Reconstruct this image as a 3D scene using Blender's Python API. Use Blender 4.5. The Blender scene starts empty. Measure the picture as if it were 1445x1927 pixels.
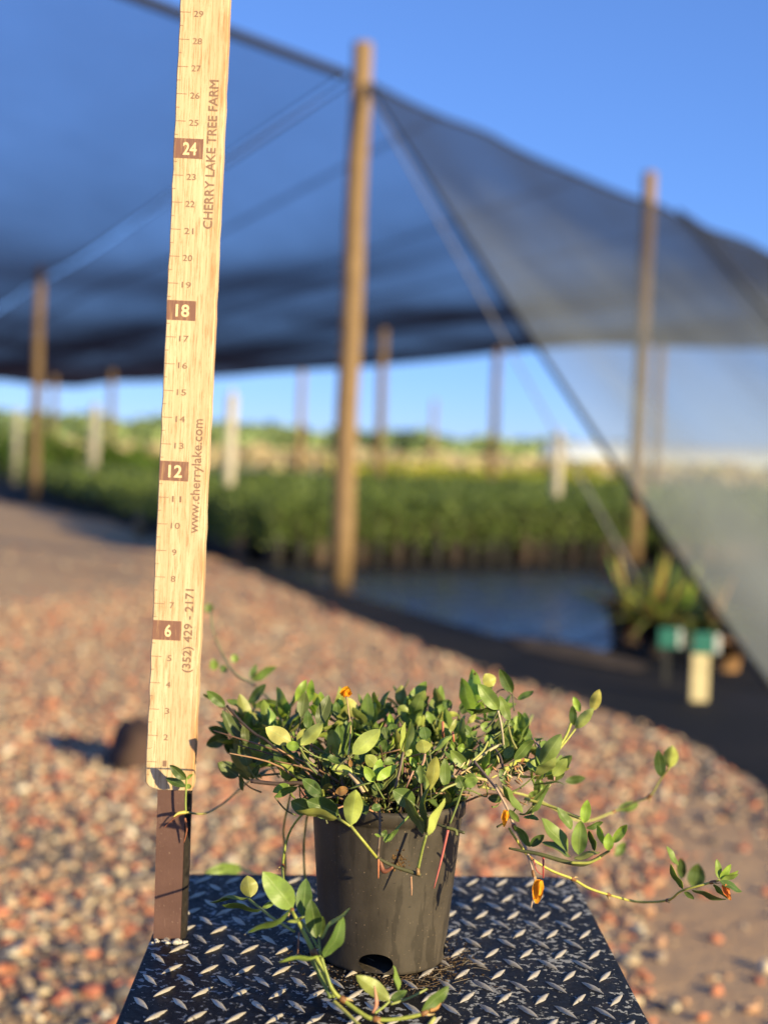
import bpy, bmesh, math, random
import numpy as np
from mathutils import Vector, Matrix, Quaternion

R = math.radians
random.seed(7)
rng = np.random.default_rng(11)
scene = bpy.context.scene
COL = scene.collection

# ------------------------------------------------------------------ camera
CAM = Vector((0.0, 0.0, 1.10))
F_PX = 2650.0
PITCH, ROLL = R(-2.085), R(2.1)
_f = Vector((0, math.cos(PITCH), math.sin(PITCH)))
_r0 = Vector((1, 0, 0))
_u0 = Vector((0, -math.sin(PITCH), math.cos(PITCH)))
_r = _r0 * math.cos(ROLL) + _u0 * math.sin(ROLL)
_u = _u0 * math.cos(ROLL) - _r0 * math.sin(ROLL)
cam_d = bpy.data.cameras.new("camera")
cam = bpy.data.objects.new("camera", cam_d)
COL.objects.link(cam)
M = Matrix.Identity(4)
for i in range(3):
    M[i][0], M[i][1], M[i][2], M[i][3] = _r[i], _u[i], -_f[i], CAM[i]
cam.matrix_world = M
cam_d.sensor_fit = 'VERTICAL'
cam_d.sensor_height = 36.0
cam_d.lens = F_PX / 1927.0 * 36.0
cam_d.clip_start, cam_d.clip_end = 0.05, 3000
cam_d.dof.use_dof = True
cam_d.dof.focus_distance = 1.245
cam_d.dof.aperture_fstop = cam_d.lens / 16.0      # 16 mm aperture
scene.camera = cam

# ------------------------------------------------------------------ light
SUN_AZ, SUN_EL = R(133), R(15)       # compass azimuth from +Y towards +X
world = bpy.data.worlds.new("World")
scene.world = world
world.use_nodes = True
wn = world.node_tree
sky = wn.nodes.new("ShaderNodeTexSky")
sky.sky_type = 'NISHITA'
sky.sun_disc = False
sky.sun_elevation = SUN_EL
sky.sun_rotation = SUN_AZ
sky.air_density, sky.dust_density, sky.ozone_density = 0.75, 0.0, 9.0
bg = wn.nodes["Background"]
bg.inputs[1].default_value = 0.15
gm = wn.nodes.new("ShaderNodeGamma")
gm.inputs[1].default_value = 0.68
wn.links.new(sky.outputs[0], gm.inputs[0])
wb = wn.nodes.new("ShaderNodeMix")                       # white balance of the sky light
wb.data_type, wb.blend_type = 'RGBA', 'MULTIPLY'
wb.inputs[0].default_value = 1.0
wb.inputs[7].default_value = (1.02, 0.915, 1.10, 1)
wn.links.new(gm.outputs[0], wb.inputs[6])
wn.links.new(wb.outputs[2], bg.inputs[0])
sd = bpy.data.lights.new("sun", 'SUN')
sd.energy, sd.angle, sd.color = 4.3, R(0.6), (1.0, 0.83, 0.47)
sun = bpy.data.objects.new("sun", sd)
COL.objects.link(sun)
sdir = Vector((math.sin(SUN_AZ) * math.cos(SUN_EL), math.cos(SUN_AZ) * math.cos(SUN_EL), math.sin(SUN_EL)))
sun.rotation_euler = sdir.to_track_quat('Z', 'Y').to_euler()
sun.location = (6, -6, 6)
scene.view_settings.view_transform = 'Standard'
scene.view_settings.look = 'None'
scene.view_settings.exposure = 1.1
scene.view_settings.gamma = 1.0
scene.cycles.transparent_max_bounces = 24
scene.cycles.max_bounces = 6
scene.cycles.use_denoising = True

# ------------------------------------------------------------------ helpers
def ray(u, v):
    return _f + _r * ((u - 722.5) / F_PX) - _u * ((v - 963.5) / F_PX)
def W(u, v, y):
    d = ray(u, v)
    return CAM + d * (y / d.y)
def G(u, v, z=0.0):
    d = ray(u, v)
    return CAM + d * ((z - CAM.z) / d.z)
def project(p):
    q = Vector(p) - CAM
    w = q.dot(_f)
    return 722.5 + F_PX * q.dot(_r) / w, 963.5 - F_PX * q.dot(_u) / w, w

def tag(o, label=None, cat=None, group=None, kind=None):
    for k, v in (("label", label), ("category", cat), ("group", group), ("kind", kind)):
        if v: o[k] = v
    return o

def empty(name, loc, label, cat, group=None):
    o = bpy.data.objects.new(name, None)
    o.location = loc
    o.empty_display_size = 0.05
    COL.objects.link(o)
    return tag(o, label, cat, group)

class MB:
    """collects geometry in world space, builds one mesh"""
    def __init__(s):
        s.v, s.f, s.m, s.c, s.a = [], [], [], [], []
    def add(s, verts, faces, mat=0, col=(1, 1, 1), aux=None):
        b = len(s.v)
        s.v += [tuple(p) for p in verts]
        s.f += [tuple(i + b for i in f) for f in faces]
        s.m += [mat] * len(faces)
        s.c += [tuple(col)] * len(verts)
        s.a += aux if aux else [(0.5, 0.5, 0.5)] * len(verts)
    def tube(s, pts, rad, n=7, mat=0, col=(1, 1, 1), cap=True, smooth=3):
        pts = [Vector(p) for p in pts]
        k = len(pts)
        rad = list(rad) if hasattr(rad, '__len__') else [rad] * k
        if smooth > 1 and k > 2:
            np_, nr = [], []
            for i in range(k - 1):
                p0, p1, p2, p3 = pts[max(i - 1, 0)], pts[i], pts[i + 1], pts[min(i + 2, k - 1)]
                for j in range(smooth):
                    t = j / smooth
                    np_.append(0.5 * ((2 * p1) + (p2 - p0) * t + (2 * p0 - 5 * p1 + 4 * p2 - p3) * t * t + (3 * p1 - p0 - 3 * p2 + p3) * t ** 3))
                    nr.append(rad[i] * (1 - t) + rad[i + 1] * t)
            np_.append(pts[-1]); nr.append(rad[-1])
            pts, rad = np_, nr
            k = len(pts)
        ref = Vector((0.31, 0.2, 0.93))
        vs, fs = [], []
        for i in range(k):
            d = (pts[min(i + 1, k - 1)] - pts[max(i - 1, 0)])
            d = d.normalized() if d.length > 1e-9 else Vector((0, 0, 1))
            if abs(d.dot(ref)) > 0.95: ref = Vector((1, 0.1, 0))
            a = d.cross(ref).normalized()
            b = d.cross(a)
            ref = -a.cross(d) if False else ref
            for j in range(n):
                th = 2 * math.pi * j / n
                vs.append(pts[i] + (a * math.cos(th) + b * math.sin(th)) * rad[i])
        for i in range(k - 1):
            for j in range(n):
                fs.append((i * n + j, i * n + (j + 1) % n, (i + 1) * n + (j + 1) % n, (i + 1) * n + j))
        if cap:
            fs.append(tuple(range(n - 1, -1, -1)))
            fs.append(tuple((k - 1) * n + j for j in range(n)))
        s.add(vs, fs, mat, col)
    def box(s, x0, y0, z0, x1, y1, z1, mat=0, col=(1, 1, 1)):
        vs = [(x, y, z) for z in (z0, z1) for y in (y0, y1) for x in (x0, x1)]
        fs = [(0, 2, 3, 1), (4, 5, 7, 6), (0, 1, 5, 4), (2, 6, 7, 3), (0, 4, 6, 2), (1, 3, 7, 5)]
        s.add(vs, fs, mat, col)
    def build(s, name, mats, parent=None, smooth=True, origin=None, bevel=0, link=True):
        o0 = Vector(origin) if origin is not None else Vector((0, 0, 0))
        me = bpy.data.meshes.new(name)
        me.from_pydata([(Vector(p) - o0)[:] for p in s.v], [], s.f)
        for m in (mats if isinstance(mats, (list, tuple)) else [mats]):
            me.materials.append(m)
        me.polygons.foreach_set("material_index", s.m)
        me.polygons.foreach_set("use_smooth", [smooth] * len(s.f))
        ca = me.color_attributes.new("Col", 'FLOAT_COLOR', 'POINT')
        ca.data.foreach_set("color", np.array([(c[0], c[1], c[2], 1) for c in s.c], dtype=np.float32).ravel())
        aa = me.color_attributes.new("Aux", 'FLOAT_COLOR', 'POINT')
        aa.data.foreach_set("color", np.array([(c[0], c[1], c[2], 1) for c in s.a], dtype=np.float32).ravel())
        me.update()
        o = bpy.data.objects.new(name, me)
        if link: COL.objects.link(o)
        if origin is not None: o.location = o0
        if parent is not None:
            o.parent = parent
            o.location = o0 - parent.location if origin is not None else -parent.location
        if bevel:
            b = o.modifiers.new("b", 'BEVEL'); b.width = bevel; b.segments = 2; b.limit_method = 'ANGLE'
        return o

# ------------------------------------------------------------------ materials
class NT:
    def __init__(s, name):
        s.mat = bpy.data.materials.new(name)
        s.mat.use_nodes = True
        s.t = s.mat.node_tree
        s.b = s.t.nodes["Principled BSDF"]
        s.out = s.t.nodes["Material Output"]
    def n(s, typ, **kw):
        nd = s.t.nodes.new("ShaderNode" + typ)
        for k, v in kw.items():
            if k.startswith("i_"): nd.inputs[k[2:].replace("_", " ")].default_value = v
            else: setattr(nd, k, v)
        return nd
    def l(s, a, b): s.t.links.new(a, b)
    def coord(s, scale=(1, 1, 1), kind="Object"):
        tc = s.n("TexCoord"); mp = s.n("Mapping")
        mp.inputs["Scale"].default_value = scale
        s.l(tc.outputs[kind], mp.inputs[0])
        return mp.outputs[0]
    def noise(s, co, scale, detail=4, rough=0.6):
        nd = s.n("TexNoise"); nd.inputs["Scale"].default_value = scale
        nd.inputs["Detail"].default_value = detail; nd.inputs["Roughness"].default_value = rough
        if co is not None: s.l(co, nd.inputs["Vector"])
        return nd.outputs[0]
    def ramp(s, fac, stops, interp='LINEAR'):
        r = s.n("ValToRGB"); e = r.color_ramp.elements
        r.color_ramp.interpolation = interp
        while len(e) < len(stops): e.new(0.5)
        for i, (p, c) in enumerate(stops):
            e[i].position = p
            e[i].color = (c, c, c, 1) if not hasattr(c, '__len__') else (*c, 1)
        s.l(fac, r.inputs[0])
        return r.outputs[0]
    def mix(s, fac, a, b, mode='MIX'):
        m = s.n("Mix", data_type='RGBA', blend_type=mode)
        for sock, x in ((m.inputs[0], fac), (m.inputs[6], a), (m.inputs[7], b)):
            if hasattr(x, 'is_linked') or isinstance(x, bpy.types.NodeSocket): s.l(x, sock)
            elif hasattr(x, '__len__'): sock.default_value = (*x, 1)
            else: sock.default_value = x
        return m.outputs[2]
    def math(s, op, a, b=0.0, clamp=False):
        m = s.n("Math", operation=op, use_clamp=clamp)
        for sock, x in ((m.inputs[0], a), (m.inputs[1], b)):
            if isinstance(x, bpy.types.NodeSocket): s.l(x, sock)
            else: sock.default_value = x
        return m.outputs[0]
    def color(s, x):
        if isinstance(x, bpy.types.NodeSocket): s.l(x, s.b.inputs["Base Color"])
        else: s.b.inputs["Base Color"].default_value = (*x, 1)
        return s
    def rough(s, x):
        if isinstance(x, bpy.types.NodeSocket): s.l(x, s.b.inputs["Roughness"])
        else: s.b.inputs["Roughness"].default_value = x
        return s
    def bump(s, h, strength=0.3, dist=0.01):
        b = s.n("Bump"); b.inputs["Strength"].default_value = strength; b.inputs["Distance"].default_value = dist
        s.l(h, b.inputs["Height"]); s.l(b.outputs[0], s.b.inputs["Normal"])
        return s
    def attr(s, name):
        a = s.n("Attribute"); a.attribute_name = name
        return a

def plain(name, c, rough=0.6, var=0.15, scale=20.0, spec=0.3, bump=0.0):
    t = NT(name)
    nz = t.noise(t.coord(), scale)
    k = t.ramp(nz, [(0.3, 1 - var * 2), (0.7, 1 + var * 0.0)])
    t.color(t.mix(1.0, c, k, 'MULTIPLY')).rough(rough)
    t.b.inputs["Specular IOR Level"].default_value = spec
    if bump: t.bump(nz, bump, 0.005)
    return t.mat

def m_leaf(name, transl=0.38, spec=0.35, rough=0.42):
    t = NT(name)
    col = t.attr("Col"); aux = t.attr("Aux")
    sx = t.n("SeparateColor"); t.l(aux.outputs["Color"], sx.inputs[0])
    ac = t.math('ABSOLUTE', t.math('SUBTRACT', sx.outputs[0], 0.5))          # distance from midrib
    rib = t.ramp(ac, [(0.0, 1.0), (0.022, 0.75), (0.045, 0.0)])
    # side veins: slanted lines
    vv = t.math('SINE', t.math('MULTIPLY', t.math('SUBTRACT', sx.outputs[1], t.math('MULTIPLY', ac, 0.45)), 75.0))
    vein = t.math('MULTIPLY', t.ramp(vv, [(0.86, 0.0), (1.0, 1.0)]), 0.16)
    nz = t.noise(t.coord(), 90.0, 3)
    c1 = t.mix(1.0, col.outputs["Color"], t.ramp(nz, [(0.25, 0.72), (0.75, 1.22)]), 'MULTIPLY')
    hi = t.mix(0.45, c1, (0.42, 0.5, 0.2))
    edge = t.math('MULTIPLY', t.ramp(ac, [(0.44, 0.0), (0.5, 1.0)]), 0.28)
    f = t.math('MAXIMUM', t.math('MULTIPLY', rib, 0.8), t.math('MAXIMUM', vein, edge))
    c2 = t.mix(f, c1, hi)
    # a few tan blemishes
    bl = t.ramp(t.noise(t.coord(), 140.0, 1), [(0.765, 0.0), (0.785, 1.0)])
    c3 = t.mix(bl, c2, (0.16, 0.09, 0.03))
    t.color(c3).rough(rough)
    t.b.inputs["Specular IOR Level"].default_value = spec
    t.bump(t.math('ADD', t.math('MULTIPLY', vv, 0.05), t.math('MULTIPLY', rib, -0.6)), 0.25, 0.001)
    tr = t.n("BsdfTranslucent")
    t.l(t.mix(1.0, c3, (1.5, 1.6, 0.6), 'MULTIPLY'), tr.inputs[0])
    mx = t.n("MixShader"); mx.inputs[0].default_value = transl
    t.l(t.b.outputs[0], mx.inputs[1]); t.l(tr.outputs[0], mx.inputs[2]); t.l(mx.outputs[0], t.out.inputs[0])
    return t.mat

def m_vcol(name, rough=0.8, scale=60, lo=0.7, hi=1.2, spec=0.3, bump=0.3, dist=0.003, transl=0.0):
    t = NT(name)
    nz = t.noise(t.coord(), scale, 4)
    c = t.mix(1.0, t.attr("Col").outputs["Color"], t.ramp(nz, [(0.25, lo), (0.75, hi)]), 'MULTIPLY')
    t.color(c).rough(rough)
    t.b.inputs["Specular IOR Level"].default_value = spec
    if bump: t.bump(nz, bump, dist)
    if transl:
        tr = t.n("BsdfTranslucent"); t.l(c, tr.inputs[0])
        mx = t.n("MixShader"); mx.inputs[0].default_value = transl
        t.l(t.b.outputs[0], mx.inputs[1]); t.l(tr.outputs[0], mx.inputs[2]); t.l(mx.outputs[0], t.out.inputs[0])
    return t.mat

def m_net(name, t0, albedo, dust_or_glare=0.0):
    """knitted shade cloth: share of open mesh falls off with slant, as in the real weave"""
    t = NT(name)
    geo = t.n("NewGeometry")
    dot = t.n("VectorMath", operation='DOT_PRODUCT')
    t.l(geo.outputs["Normal"], dot.inputs[0]); t.l(geo.outputs["Incoming"], dot.inputs[1])
    c = t.math('MAXIMUM', t.math('ABSOLUTE', dot.outputs["Value"]), 0.03)
    co = t.coord()
    nz = t.noise(t.coord((0.6, 0.25, 0.6)), 2.0, 3)
    base = t.ramp(nz, [(0.3, t0 * 0.992), (0.7, min(0.99, t0 * 1.007))])
    T = t.math('POWER', base, t.math('POWER', c, -1.4))        # threads hide the holes sooner on a slant
    d = t.n("BsdfDiffuse"); d.inputs[0].default_value = (*albedo, 1)
    tl = t.n("BsdfTranslucent"); tl.inputs[0].default_value = (*[a * 0.6 for a in albedo], 1)
    ad = t.n("MixShader"); ad.inputs[0].default_value = 0.3
    t.l(d.outputs[0], ad.inputs[1]); t.l(tl.outputs[0], ad.inputs[2])
    if dust_or_glare:                                            # milky glare over the low part of the cloth, painted as paler colour
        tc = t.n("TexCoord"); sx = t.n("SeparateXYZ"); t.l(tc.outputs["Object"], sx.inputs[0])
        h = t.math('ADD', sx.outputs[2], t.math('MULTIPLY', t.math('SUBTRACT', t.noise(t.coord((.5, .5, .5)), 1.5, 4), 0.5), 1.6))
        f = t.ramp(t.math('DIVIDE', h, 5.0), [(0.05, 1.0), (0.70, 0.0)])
        cc = t.mix(f, albedo, (dust_or_glare * 0.88, dust_or_glare * 0.97, dust_or_glare))
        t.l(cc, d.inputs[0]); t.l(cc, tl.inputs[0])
    tp = t.n("BsdfTransparent")
    mx = t.n("MixShader")
    t.l(T, mx.inputs[0]); t.l(ad.outputs[0], mx.inputs[1]); t.l(tp.outputs[0], mx.inputs[2])
    t.l(mx.outputs[0], t.out.inputs[0])
    return t.mat

def m_wood(name, a, b, scale=(60, 60, 2.2), rough=0.75, fine=None):
    t = NT(name)
    co = t.coord(scale)
    nz = t.noise(co, 6.0, 6, 0.65)
    big = t.noise(t.coord((8, 8, 3)), 1.6, 3)
    c = t.mix(t.ramp(nz, [(0.34, 0.0), (0.66, 1.0)]), a, b)
    c = t.mix(t.ramp(big, [(0.35, 0.0), (0.7, 0.45)]), c, tuple(x * 0.72 for x in a))
    t.color(c).rough(rough).bump(nz, 0.25, 0.002)
    t.b.inputs["Specular IOR Level"].default_value = 0.2
    return t.mat

# ruler wood: straight close grain with thin darker pores
def m_ruler():
    t = NT("ruler_oak")
    co = t.coord((1, 1, 0.035))
    nz = t.noise(co, 900.0, 4, 0.7)
    md = t.noise(t.coord((1, 1, 0.03)), 210.0, 4)
    bl = t.noise(t.coord((1, 1, 0.35)), 26.0, 5)
    c = t.mix(t.ramp(md, [(0.35, 0.0), (0.68, 1.0)]), (0.55, 0.40, 0.23), (0.69, 0.55, 0.345))
    c = t.mix(t.math('MULTIPLY', t.ramp(nz, [(0.52, 0.0), (0.60, 1.0)]), 0.75), c, (0.33, 0.18, 0.075))
    c = t.mix(t.ramp(bl, [(0.56, 0.0), (0.8, 0.6)]), c, (0.50, 0.26, 0.11))
    # stained right edge strip
    sx = t.n("SeparateXYZ"); tc = t.n("TexCoord"); t.l(tc.outputs["Object"], sx.inputs[0])
    ed = t.math('MULTIPLY', t.ramp(sx.outputs[0], [(0.036, 0.0), (0.042, 1.0)]), t.ramp(t.noise(t.coord((1, 1, .3)), 40, 4), [(0.42, 0.0), (0.62, 0.75)]))
    c = t.mix(ed, c, (0.45, 0.22, 0.085))
    ds = t.ramp(t.noise(t.coord(), 330.0, 2), [(0.735, 0.0), (0.76, 0.75)])
    c = t.mix(ds, c, (0.3, 0.14, 0.06))
    t.color(c).rough(0.6).bump(nz, 0.18, 0.0008)
    t.b.inputs["Specular IOR Level"].default_value = 0.25
    return t.mat

def m_ink(name, c, worn=0.35):
    t = NT(name)
    nz = t.noise(t.coord((1, 1, 0.1)), 420.0, 4)
    t.color(t.mix(t.ramp(nz, [(0.5, 0.0), (0.75, worn)]), c, (0.55, 0.34, 0.16))).rough(0.7)
    return t.mat

def m_brown():
    t = NT("scuffed_brown_paint")
    co = t.coord()
    a = t.noise(co, 38, 5); sp = t.noise(co, 520, 2); sc = t.noise(t.coord((1, 1, 0.12)), 240, 4)
    c = t.mix(t.ramp(a, [(0.35, 0.0), (0.7, 1.0)]), (0.105, 0.052, 0.040), (0.135, 0.070, 0.054))
    c = t.mix(t.ramp(sp, [(0.70, 0.0), (0.73, 0.8)]), c, (0.32, 0.22, 0.17))
    c = t.mix(t.ramp(sc, [(0.66, 0.0), (0.70, 0.5)]), c, (0.20, 0.12, 0.095))
    dk = t.ramp(t.noise(co, 60, 5, 0.8), [(0.64, 0.0), (0.70, 0.7)])
    c = t.mix(dk, c, (0.05, 0.025, 0.02))
    t.color(c).rough(0.55).bump(t.math('ADD', sc, sp), 0.2, 0.0006)
    return t.mat

def m_plate(lug):
    t = NT("lug_metal" if lug else "black_plate_paint")
    co = t.coord()
    n1 = t.noise(co, 130.0, 5, 0.62)
    n2 = t.noise(co, 14.0, 3)
    n3 = t.noise(t.coord((1, 2.4, 1)), 260.0, 4, 0.7)
    s = t.math('ADD', n1, t.math('MULTIPLY', t.math('SUBTRACT', n2, 0.5), 0.42))
    if lug:
        f = t.ramp(t.noise(co, 150, 4), [(0.30, 0.0), (0.38, 1.0)])
        col = t.mix(f, (0.022, 0.02, 0.02), t.mix(n3, (0.34, 0.29, 0.23), (0.70, 0.62, 0.50)))
        t.color(col).rough(0.42)
        t.l(t.math('MULTIPLY', f, 0.35), t.b.inputs["Metallic"])
    else:
        f = t.ramp(s, [(0.583, 0.0), (0.596, 1.0)])
        f2 = t.ramp(n3, [(0.668, 0.0), (0.682, 0.85)])
        f = t.math('MAXIMUM', f, f2)
        col = t.mix(f, t.mix(n2, (0.004, 0.004, 0.005), (0.013, 0.012, 0.012)), t.mix(n1, (0.15, 0.15, 0.155), (0.42, 0.41, 0.39)))
        dirt = t.ramp(t.noise(co, 22, 6, 0.75), [(0.58, 0.0), (0.72, 0.55)])
        t.color(t.mix(dirt, col, (0.055, 0.036, 0.022)))
        t.rough(t.ramp(n1, [(0.3, 0.42), (0.7, 0.7)]))
        t.bump(t.math('ADD', t.math('MULTIPLY', f, 0.7), t.math('MULTIPLY', n3, 0.6)), 0.45, 0.0012)
    t.b.inputs["Specular IOR Level"].default_value = 0.14
    return t.mat

def m_pot():
    t = NT("dusty_black_plastic")
    co = t.coord()
    streak = t.noise(t.coord((1, 1, 0.07)), 75.0, 5, 0.6)
    blot = t.noise(co, 16.0, 4)
    fine = t.noise(co, 320.0, 3)
    dust_or_glare = t.ramp(t.noise(t.coord((1, 1, .6)), 24, 5), [(0.3, 0.25), (0.72, 1.0)])
    wet = t.math('MULTIPLY', t.ramp(t.math('ADD', streak, t.math('MULTIPLY', t.math('SUBTRACT', blot, 0.5), 0.5)), [(0.535, 0.0), (0.57, 1.0)]), 0.38)
    d = t.math('MULTIPLY', dust_or_glare, t.math('SUBTRACT', 1.0, wet))
    c = t.mix(d, (0.015, 0.0135, 0.012), (0.072, 0.057, 0.042))
    spk = t.ramp(t.noise(co, 480.0, 2), [(0.70, 0.0), (0.735, 0.8)])
    c = t.mix(spk, c, (0.28, 0.2, 0.13))
    scr = t.ramp(t.noise(t.coord((1.2, 1.2, 5)), 60.0, 3), [(0.69, 0.0), (0.71, 0.7)])
    c = t.mix(scr, c, (0.02, 0.017, 0.014))
    t.color(c).rough(t.ramp(d, [(0.0, 0.3), (0.8, 0.62)]))
    t.b.inputs["Specular IOR Level"].default_value = 0.35
    t.bump(t.math('ADD', fine, t.math('MULTIPLY', blot, 2.0)), 0.12, 0.001)
    return t.mat

def m_soil():
    t = NT("tan_soil")
    co = t.coord()
    a = t.noise(co, 0.55, 5); b = t.noise(co, 9.0, 6, 0.7); c_ = t.noise(co, 70.0, 4)
    c = t.mix(t.ramp(a, [(0.35, 0.0), (0.65, 1.0)]), (0.46, 0.27, 0.135), (0.52, 0.345, 0.19))
    c = t.mix(t.ramp(b, [(0.4, 0.0), (0.72, 0.7)]), c, (0.30, 0.195, 0.12))
    c = t.mix(t.ramp(c_, [(0.55, 0.0), (0.75, 0.5)]), c, (0.45, 0.34, 0.24))
    t.color(c).rough(0.95).bump(t.math('ADD', b, t.math('MULTIPLY', c_, 0.3)), 0.6, 0.03)
    return t.mat

def m_field():
    t = NT("dry_field")
    a = t.noise(t.coord(), 0.06, 5)
    t.color(t.ramp(a, [(0.35, (0.30, 0.30, 0.10)), (0.55, (0.42, 0.37, 0.18)), (0.7, (0.24, 0.29, 0.09))])).rough(0.95)
    return t.mat

def m_fabric():
    t = NT("black_ground_fabric")
    co = t.coord()
    a = t.noise(co, 1.2, 5); b = t.noise(co, 14.0, 5)
    c = t.mix(t.ramp(a, [(0.4, 0.0), (0.7, 1.0)]), (0.009, 0.0085, 0.0085), (0.022, 0.018, 0.016))
    c = t.mix(t.ramp(b, [(0.62, 0.0), (0.75, 0.5)]), c, (0.13, 0.09, 0.06))
    t.color(c).rough(0.85).bump(b, 0.3, 0.01)
    t.b.inputs["Specular IOR Level"].default_value = 0.2
    return t.mat

def m_wet():
    t = NT("wet_fabric_water")
    co = t.coord()
    a = t.noise(co, 3.0, 4)
    t.color((0.02, 0.024, 0.034)).rough(t.ramp(a, [(0.35, 0.16), (0.7, 0.4)]))
    t.b.inputs["Specular IOR Level"].default_value = 0.55
    t.bump(t.noise(co, 9.0, 3), 0.12, 0.01)
    return t.mat

MAT = dict(
    leaf=m_leaf("peanut_leaf"),
    stem=m_vcol("stem", 0.5, 220, 0.75, 1.2, 0.4, 0.2, 0.0005),
    petal=m_vcol("petal", 0.6, 300, 0.85, 1.1, 0.2, 0.1, 0.0005, 0.35),
    ruler=m_ruler(), ink=m_ink("brown_ink", (0.24, 0.14, 0.09)),
    block=m_ink("brown_block_ink", (0.21, 0.10, 0.07), 0.55), cream=m_ink("cream_numeral", (0.80, 0.60, 0.34), 0.2),
    brown=m_brown(),
    side=plain("dirty_dark_edge", (0.03, 0.022, 0.017), 0.7, 0.4, 130, bump=0.3),
    white=plain("white_glue", (0.72, 0.66, 0.58), 0.7, 0.3, 200, bump=0.6),
    plate=m_plate(False), lug=m_plate(True), steel=plain("black_steel", (0.02, 0.02, 0.021), 0.5),
    pot=m_pot(), mix=m_vcol("potting_soil", 0.95, 150, 0.5, 1.3, 0.2, 0.6, 0.002),
    soil=m_soil(), dirt=plain('dark_dirt', (0.13, 0.088, 0.055), 0.95, 0.4, 9), field=m_field(), fabric=m_fabric(), wet=m_wet(),
    stone=m_vcol("gravel_stone", 0.85, 70, 0.72, 1.18, 0.25, 0.5, 0.004),
    post=m_wood("post_wood", (0.20, 0.125, 0.065), (0.35, 0.235, 0.12), (14, 14, 0.7)),
    net=m_net("black_shade_cloth", 0.915, (0.055, 0.05, 0.085)),
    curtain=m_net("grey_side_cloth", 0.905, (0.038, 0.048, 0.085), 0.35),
    rope=plain("black_rope", (0.02, 0.021, 0.026), 0.8), strap=plain("grey_strap", (0.28, 0.27, 0.27), 0.7),
    shrub=m_vcol("shrub_leaf", 0.5, 30, 0.7, 1.25, 0.35, 0.0, 0.01, 0.25),
    npot=m_vcol("nursery_pot_plastic", 0.55, 12, 0.7, 1.2, 0.3, 0.0), pvc=plain("white_pvc", (0.62, 0.55, 0.42), 0.5),
    green=plain("green_panel", (0.02, 0.14, 0.11), 0.5, 0.1), pale=plain("pale_stake", (0.62, 0.52, 0.30), 0.7),
    sticker=plain("white_sticker", (0.50, 0.52, 0.52), 0.6, 0.1), rock=plain("dark_rock", (0.085, 0.05, 0.04), 0.9, 0.3, 6, bump=0.5),
    poly=plain("white_greenhouse_film", (0.62, 0.68, 0.74), 0.4, 0.1, 0.5), far=m_vcol("far_foliage", 0.8, 0.8, 0.7, 1.2, 0.1, 0.0, 0.01, 0.2),
)

# ------------------------------------------------------------------ ground
def sheet(name, pts, z, mat, kind="structure"):
    b = MB()
    b.add([(p[0], p[1], z) for p in pts], [tuple(range(len(pts)))])
    o = b.build(name, mat, smooth=False)
    return tag(o, kind=kind)
def ground_grid():
    xs = np.concatenate([np.linspace(-900, -20, 12), np.linspace(-14, 14, 57), np.linspace(20, 900, 12)])
    ys = np.concatenate([np.linspace(-300, -8, 6), np.linspace(-4, 22, 53), np.linspace(28, 1500, 16)])
    b = MB(); vs = []; nx = len(xs)
    for y in ys:
        for x in xs: vs.append((x, y, 0.0))
    fs = [(j * nx + i, j * nx + i + 1, (j + 1) * nx + i + 1, (j + 1) * nx + i) for j in range(len(ys) - 1) for i in range(nx - 1)]
    b.add(vs, fs)
    return tag(b.build("ground", MAT['soil']), kind="structure")
ground_grid()
EDGE_PX = [(-260, 905), (0, 942), (250, 990), (400, 1052), (540, 1112), (700, 1182), (850, 1238), (1000, 1292), (1150, 1345), (1300, 1402), (1445, 1500), (1700, 1680)]
EDGE = [G(u, v) for u, v in EDGE_PX]
edge_w = []
for i in range(len(EDGE) - 1):                       # slightly ragged edge
    a, b_ = EDGE[i], EDGE[i + 1]
    for k in range(6):
        p = a.lerp(b_, k / 6)
        j = 0.012 * p.y ** 0.9
        edge_w.append(p + Vector((random.uniform(-j, j), random.uniform(-j, j) * 1.5, 0)))
edge_w.append(EDGE[-1])
sheet("ground_fabric", [(p.x, p.y) for p in edge_w] + [(14, 6), (40, 30), (20, 48), (-40, 62), (-60, 60)], 0.004, MAT['fabric'])
sheet("field", [(-500, 66), (500, 62), (600, 1400), (-600, 1400)], 0.004, MAT['field'])
sheet("water", [G(u, v)[:2] for u, v in [(470, 1068), (580, 1082), (720, 1082), (1100, 1078), (1165, 1110), (1175, 1205), (1130, 1232), (1040, 1228), (960, 1206), (850, 1176), (720, 1138), (590, 1100)]][::-1], 0.008, MAT['wet'])
for i, q in enumerate([[(950, 1200), (1040, 1207), (1150, 1232), (1225, 1258), (1200, 1268), (1080, 1246), (985, 1224)]]):
    sheet("dirt_strip", [G(u, v)[:2] for u, v in q][::-1], 0.012, MAT['dirt'])

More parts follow.
